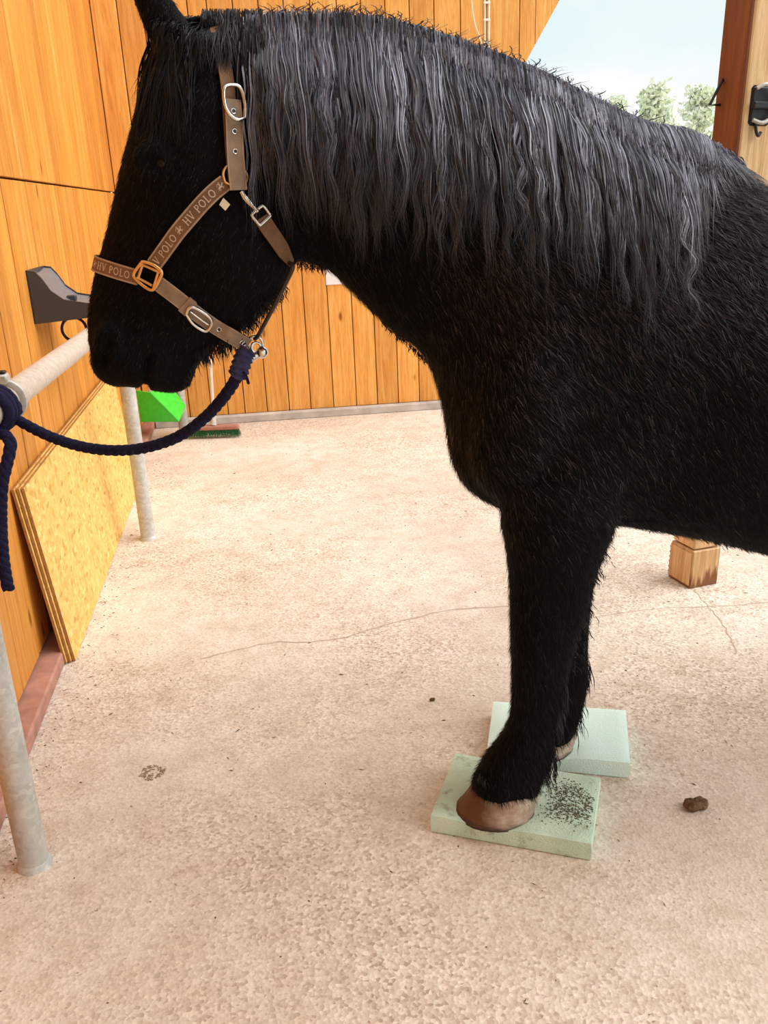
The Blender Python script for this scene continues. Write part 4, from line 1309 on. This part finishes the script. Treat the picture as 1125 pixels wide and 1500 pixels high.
# cheek strap
Pc, Nc = near([(228, 388), (245, 364), (262, 340), (280, 318), (298, 297), (315, 280), (330, 268)])
cheek = Strap(Pc, smooth_n(Nc), 0.028)
o_cheek = hbuild(cheek.mesh(), 'cheek_strap', M['strap'])
for v0, v1 in ((-0.0145, -0.0115), (0.0115, 0.0145)):
    hbuild(cheek.mesh(v0, v1, 0.001, 0.0038), 'trim', M['strap_trim'], o_cheek)
Pm, Nm = mirror(Pc, Nc)
hbuild(Strap(Pm, smooth_n(Nm), 0.028).mesh(), 'cheek_strap', M['strap'])
# nose band wording runs from the front back to the square ring
nr_ = [i for i in range(len(Pa)) if i <= 7]
nose_near = Strap([Pa[i] for i in reversed(nr_)], [smooth_n(smooth_n(Na))[i] for i in reversed(nr_)], 0.028)
lettering(nose_near, '*HV POLO *', 0.0135, nose_near.len - 0.112, o_nose)
lettering(cheek, 'V POLO * HV POLO * HV', 0.0135, 0.006, o_cheek)

# crown strap over the poll, and the tan billet folded through the buckle
crown_px = [(344, 274), (341, 240), (338, 205), (335, 165), (331, 125), (326, 90), (321, 60), (317, 38)]
Pk, Nk = near(crown_px)
Pkm, Nkm = mirror(Pk, Nk)
top_u = (Pk[-1] - HO).dot(HB)
Pt, Ntt = [], []
for k in range(1, 6):
    a = math.radians(-60 + 120 * k / 6)
    d = HN * math.sin(a) + Vector((0, 0, 1)) * math.cos(a) - HB * 0.15
    h = BV.ray_cast(H(top_u, 0, 1.66) + d * 0.5, -d)
    if h[0] is not None: Pt.append(h[0]); Ntt.append(h[1])
full = Pk + Pt + list(reversed(Pkm)); fulln = Nk + Ntt + list(reversed(Nkm))
crown = Strap(full, smooth_n(smooth_n(fulln)), 0.026, 0.003, 0.005)
hbuild(crown.mesh(), 'crown_strap', M['strap'])
Pb, Nb = near([(335, 150), (338, 180), (340, 212), (343, 245), (347, 280)])
billet = Strap(Pb, smooth_n(Nb), 0.030, 0.003, 0.016)
o_b = hbuild(billet.mesh(), 'billet', M['strap_light'])
for v0, v1 in ((-0.0154, -0.0132), (0.0132, 0.0154)):
    hbuild(billet.mesh(v0, v1, 0.001, 0.0037), 'trim', M['strap_trim'], o_b)
def eyelet(strap, px, parent):
    p, n_ = hit_px(*px)
    d = min(range(60), key=lambda i: (strap.at(strap.len * i / 59, 0) - p).length) * strap.len / 59
    c = strap.at(d, 0, 0.0004); _, t_, b, nn = strap.frame(d)
    m_ = MB().tube([c + (t_ * math.cos(a) + b * math.sin(a)) * 0.0042 for a in [2 * math.pi * k / 14 for k in range(14)]], 0.0013, 6, closed=True)
    hbuild(m_, 'eyelet', M['chrome'], parent, 60)
    hbuild(MB().rings([[c + (t_ * math.cos(2 * math.pi * k / 12) + b * math.sin(2 * math.pi * k / 12)) * 0.0035 + nn * h for k in range(12)] for h in (-0.0005, 0.0004)]), 'hole', M['cord'], parent)
for q in ((337, 168), (339, 196), (341, 225)): eyelet(billet, q, o_b)
def loop_px(pxs, r, name, mat, lift=0.014, closed=True, parent=None, w=None):
    P = []
    for q in pxs:
        p, n_ = hit_px(*q) if w is None else (H(*(lambda a: (a[0], w, a[1]))(uz(q[0], q[1], w))), -HN)
        P.append((p, n_))
    nav = sum((n_ for p, n_ in P), Vector((0, 0, 0))).normalized()
    pts = [p + nav * lift for p, n_ in P]
    if closed: pts = catmull(pts + [pts[0]], 5)[:-1]
    else: pts = catmull(pts, 5)
    return hbuild(MB().tube(pts, r, 8, closed=closed), name, mat, parent, 60)
loop_px([(353, 180), (342, 182), (331, 175), (324, 162), (322, 146), (324, 135), (334, 132), (346, 136), (353, 160)], 0.0034, 'crown_buckle', M['chrome'], 0.026)
# round ring joining cheek and crown
loop_px([(328, 268), (325, 256), (330, 246), (342, 244), (354, 249), (360, 258), (357, 270), (346, 275)], 0.0030, 'cheek_ring', M['brass'], 0.010)
# square ring at the side of the nose
oq = loop_px([(214, 382), (228, 386), (241, 396), (240, 405), (229, 423), (216, 418), (203, 406), (202, 398)], 0.0035, 'square_ring', M['brass'], 0.013)
loop_px([(215, 385), (208, 406)], 0.0028, 'ring_bar', M['brass'], 0.013, False, oq)
loop_px([(236, 397), (229, 420)], 0.0028, 'ring_bar', M['brass'], 0.013, False, oq)
loop_px([(213, 386), (240, 398)], 0.0028, 'ring_bar', M['brass'], 0.013, False, oq)
loop_px([(206, 405), (228, 417)], 0.0028, 'ring_bar', M['brass'], 0.013, False, oq)
# mirrored hardware and straps on the far side
for pxs, r_, nm, mt in (([(214, 382), (241, 396), (229, 423), (202, 402)], 0.0035, 'square_ring', M['brass']), ([(328, 268), (342, 244), (360, 258), (346, 275)], 0.003, 'cheek_ring', M['brass'])):
    A_, B_ = mirror([hit_px(*q)[0] for q in pxs], None)
    if len(A_) == 4:
        pts = [a + b_ * 0.011 for a, b_ in zip(A_, B_)]
        hbuild(MB().tube(catmull(pts + [pts[0]], 5)[:-1], r_, 8, closed=True), nm, mt, None, 60)
# chin strap with buckle
def off(px, py, w): 
    a = uz(px, py, w); return H(a[0], w, a[1])
ch_px = [(234, 414), (250, 426), (268, 440), (286, 455), (304, 468), (320, 479)]
Pq, Nq = near(ch_px)
Pm2, Nm2 = mirror(Pq, Nq)
Pq2 = Pq + [off(338, 490, -0.050), off(352, 499, -0.026), off(362, 505, -0.012)]; Nq2 = Nq + [-HN, -HN, -HN]
chin = Strap(Pq2, smooth_n(Nq2), 0.029, 0.0032, 0.006)
o_ch = hbuild(chin.mesh(), 'chin_strap', M['strap_light'])
for v0, v1 in ((-0.0150, -0.0130), (0.0130, 0.0150)):
    hbuild(chin.mesh(v0, v1, 0.001, 0.0038), 'trim', M['strap_trim'], o_ch)
hbuild(chin.mesh(-0.0175, 0.0175, 0.001, 0.0062, 0.058, 0.074), 'keeper', M['strap_light'], o_ch)
Pm3 = Pm2 + [off(345, 494, 0.03), off(362, 505, 0.004)]; Nm3 = Nm2 + [HN, HN]
hbuild(Strap(Pm3, smooth_n(Nm3), 0.029, 0.0032, 0.006).mesh(), 'chin_strap', M['strap_light'])
loop_px([(273, 455), (277, 446), (285, 445), (303, 456), (310, 465), (307, 475), (299, 479), (283, 469)], 0.0030, 'chin_buckle', M['chrome'], 0.016)
loop_px([(279, 451), (292, 461), (305, 470)], 0.0018, 'buckle_tongue', M['chrome'], 0.016, False)
for q in ((322, 480), (340, 491), (354, 500)): eyelet(chin, q, o_ch)
# care tag on the cheek strap
tp_ = [(321, 300), (327, 290), (337, 300), (330, 309)]
tq = [hit_px(*q) for q in tp_]
tn = sum((b_ for a, b_ in tq), Vector((0, 0, 0))).normalized()
hbuild(MB().rings([[a + tn * h for a, b_ in tq] for h in (0.007, 0.0085)]), 'care_tag', M['care_tag'], o_cheek)['label'] = 'cream care tag'
# throat snap, square buckle and throat strap
sn = [hit_px(*q) for q in ((351, 282), (356, 290), (362, 297), (369, 305), (376, 312))]
nn_ = sum((b_ for a, b_ in sn), Vector((0, 0, 0))).normalized()
hbuild(MB().tube([a + nn_ * 0.012 for a, b_ in sn], [0.0045, 0.0062, 0.0062, 0.0038, 0.0042], 10), 'snap_hook', M['chrome'], None, 50)
loop_px([(366, 318), (368, 315), (380, 305), (384, 305), (393, 317), (392, 320), (380, 331), (377, 331)], 0.0032, 'throat_buckle', M['chrome'], 0.012)
Pth, Nth = near([(381, 320), (391, 336), (402, 353), (413, 370), (422, 384)])
throat = Strap(Pth, smooth_n(Nth), 0.030, 0.003, 0.007)
def taper_mesh(strap, w0, w1):
    n = 26; R = []
    for i in range(n + 1):
        f_ = i / n
        w_ = w0 + (w1 - w0) * max(0, (f_ - 0.6) / 0.4)
        p, t_, b, nn = strap.frame(strap.len * f_)
        R.append([p - b * w_ / 2, p + b * w_ / 2, p + b * w_ / 2 + nn * 0.003, p - b * w_ / 2 + nn * 0.003])
    return MB().rings(R)
hbuild(taper_mesh(throat, 0.030, 0.015), 'throat_strap', M['strap'])
Pthm, Nthm = mirror(Pth, Nth)
hbuild(taper_mesh(Strap(Pthm, smooth_n(Nthm), 0.03, 0.003, 0.007), 0.030, 0.015), 'throat_strap', M['strap'])
# cord from the throat loop to the chin ring
cpts = [hit_px(422, 384)[0] - HN * 0.010, off(429, 391, -0.085), off(420, 412, -0.075), off(405, 442, -0.06), off(391, 468, -0.04), off(379, 490, -0.015), off(373, 497, -0.005)]
hbuild(MB().tube(catmull(cpts, 6), 0.0042, 8), 'cord', M['cord'], None, 60)
loop_px([(362, 500), (368, 494), (377, 493), (384, 500), (385, 510), (378, 517), (368, 514)], 0.0030, 'chin_ring', M['chrome'], 0.0, True, None, -0.006)

# ------------------------------------------------------------------ lead rope
def at_y(px, py, Y):
    d = FWD + RIGHT * ((px - 562.5) / FPX) + UP * (-(py - 750) / FPX)
    t_ = Y / d.y
    return Vector((d.x * t_, Y, CAM_H + d.z * t_))
rope = empty('lead_rope', (-0.605, 2.06, 0.99))
tag(rope, 'thick navy blue lead rope hanging from the halter ring to the crossbar', 'rope')
bpy.context.view_layer.update()
RI = rope.matrix_world.inverted()
def rbuild(mb, name, mat, smooth=60, parent=None):
    mb.v = [tuple(RI @ Vector(p)) for p in mb.v]
    o = mb.build(name, mat, rope if parent is None else parent)
    if smooth: smooth_by_angle(o, smooth)
    return o
rp = [(355, 530), (345, 556), (326, 584), (300, 612), (268, 636), (232, 651), (192, 659), (150, 659), (110, 652), (72, 639), (36, 621), (4, 602)]
y0_ = off(355, 530, -0.02).y
pts = [at_y(x, y, y0_ + (2.05 - y0_) * i / (len(rp) - 1)) for i, (x, y) in enumerate(rp)] + [Vector((-0.600, 2.055, 0.985)), Vector((-0.612, 2.052, 1.025))]
RR = 0.0118
def braid(pts, r0, n=10):
    P = catmull(pts, 14)
    # three twisted strands give the rope its lay
    m_ = MB()
    Lr = 0
    ang = [0]
    for a, b in zip(P[:-1], P[1:]): Lr += (b - a).length; ang.append(Lr / 0.055 * 2 * math.pi)
    for s in range(3):
        Q = []
        up = Vector((0, 0, 1))
        for i, p in enumerate(P):
            t_ = (P[min(i + 1, len(P) - 1)] - P[max(i - 1, 0)]).normalized()
            x = t_.cross(up)
            x = x.normalized() if x.length > 1e-4 else Vector((1, 0, 0))
            y = x.cross(t_)
            a = ang[i] + s * 2 * math.pi / 3
            Q.append(p + (x * math.cos(a) + y * math.sin(a)) * r0 * 0.36)
        m_.tube(Q, r0 * 0.74, n)
    return m_
rbuild(braid(pts, RR), 'rope_line', M['rope'])
wr = []
for k in range(40):
    a = math.pi / 2 - 2 * math.pi * k / 16
    wr.append((-0.645 + 0.046 * math.cos(a), 2.050 - 0.026 * k / 16, 0.995 + 0.046 * math.sin(a)))
rbuild(MB().tube(wr, RR, 10), 'bar_wrap', M['rope'])
rbuild(braid([Vector(wr[-1]), Vector((-0.60, 1.96, 0.93)), Vector((-0.622, 1.925, 0.85)), Vector((-0.638, 1.918, 0.765)), Vector((-0.642, 1.895, 0.68)), Vector((-0.64, 1.883, 0.615))], RR * 1.1), 'rope_tail', M['rope'])
# whipped knot and panic snap at the halter
kn = [off(363, 512, -0.020), off(358, 520, -0.024), off(354, 532, -0.026), off(350, 545, -0.024), off(347, 552, -0.022)]
M['rope_knot'] = plain('lit_navy_rope', (0.035, 0.036, 0.11), 0.9, var=0.4, scale=120, bump=0.4)  # lighter copy of the rope navy: light on the knot put into its colour
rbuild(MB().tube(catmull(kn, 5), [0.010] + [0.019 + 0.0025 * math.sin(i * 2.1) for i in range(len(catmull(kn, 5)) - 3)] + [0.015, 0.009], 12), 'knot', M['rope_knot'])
rbuild(MB().tube(catmull([off(356, 545, -0.04), off(361, 552, -0.045), off(364, 562, -0.04)], 4), 0.003, 6), 'loose_end', M['rope'])
sb_ = [off(360, 530, -0.016), off(368, 525, -0.014), off(376, 520, -0.012), off(383, 516, -0.010)]
snp = rbuild(MB().tube(sb_, [0.006, 0.0085, 0.0075, 0.006], 12), 'snap', M['chrome'])
rbuild(MB().ball(off(384, 516, -0.012), 0.0125, 14, 10), 'snap_barrel', M['chrome'], 80, snp)
rbuild(MB().tube(catmull([off(376, 520, -0.012), off(369, 512, -0.012), off(371, 503, -0.010), off(379, 503, -0.008), off(384, 512, -0.010)], 5), 0.0032, 8), 'snap_jaw', M['chrome'], 60, snp)
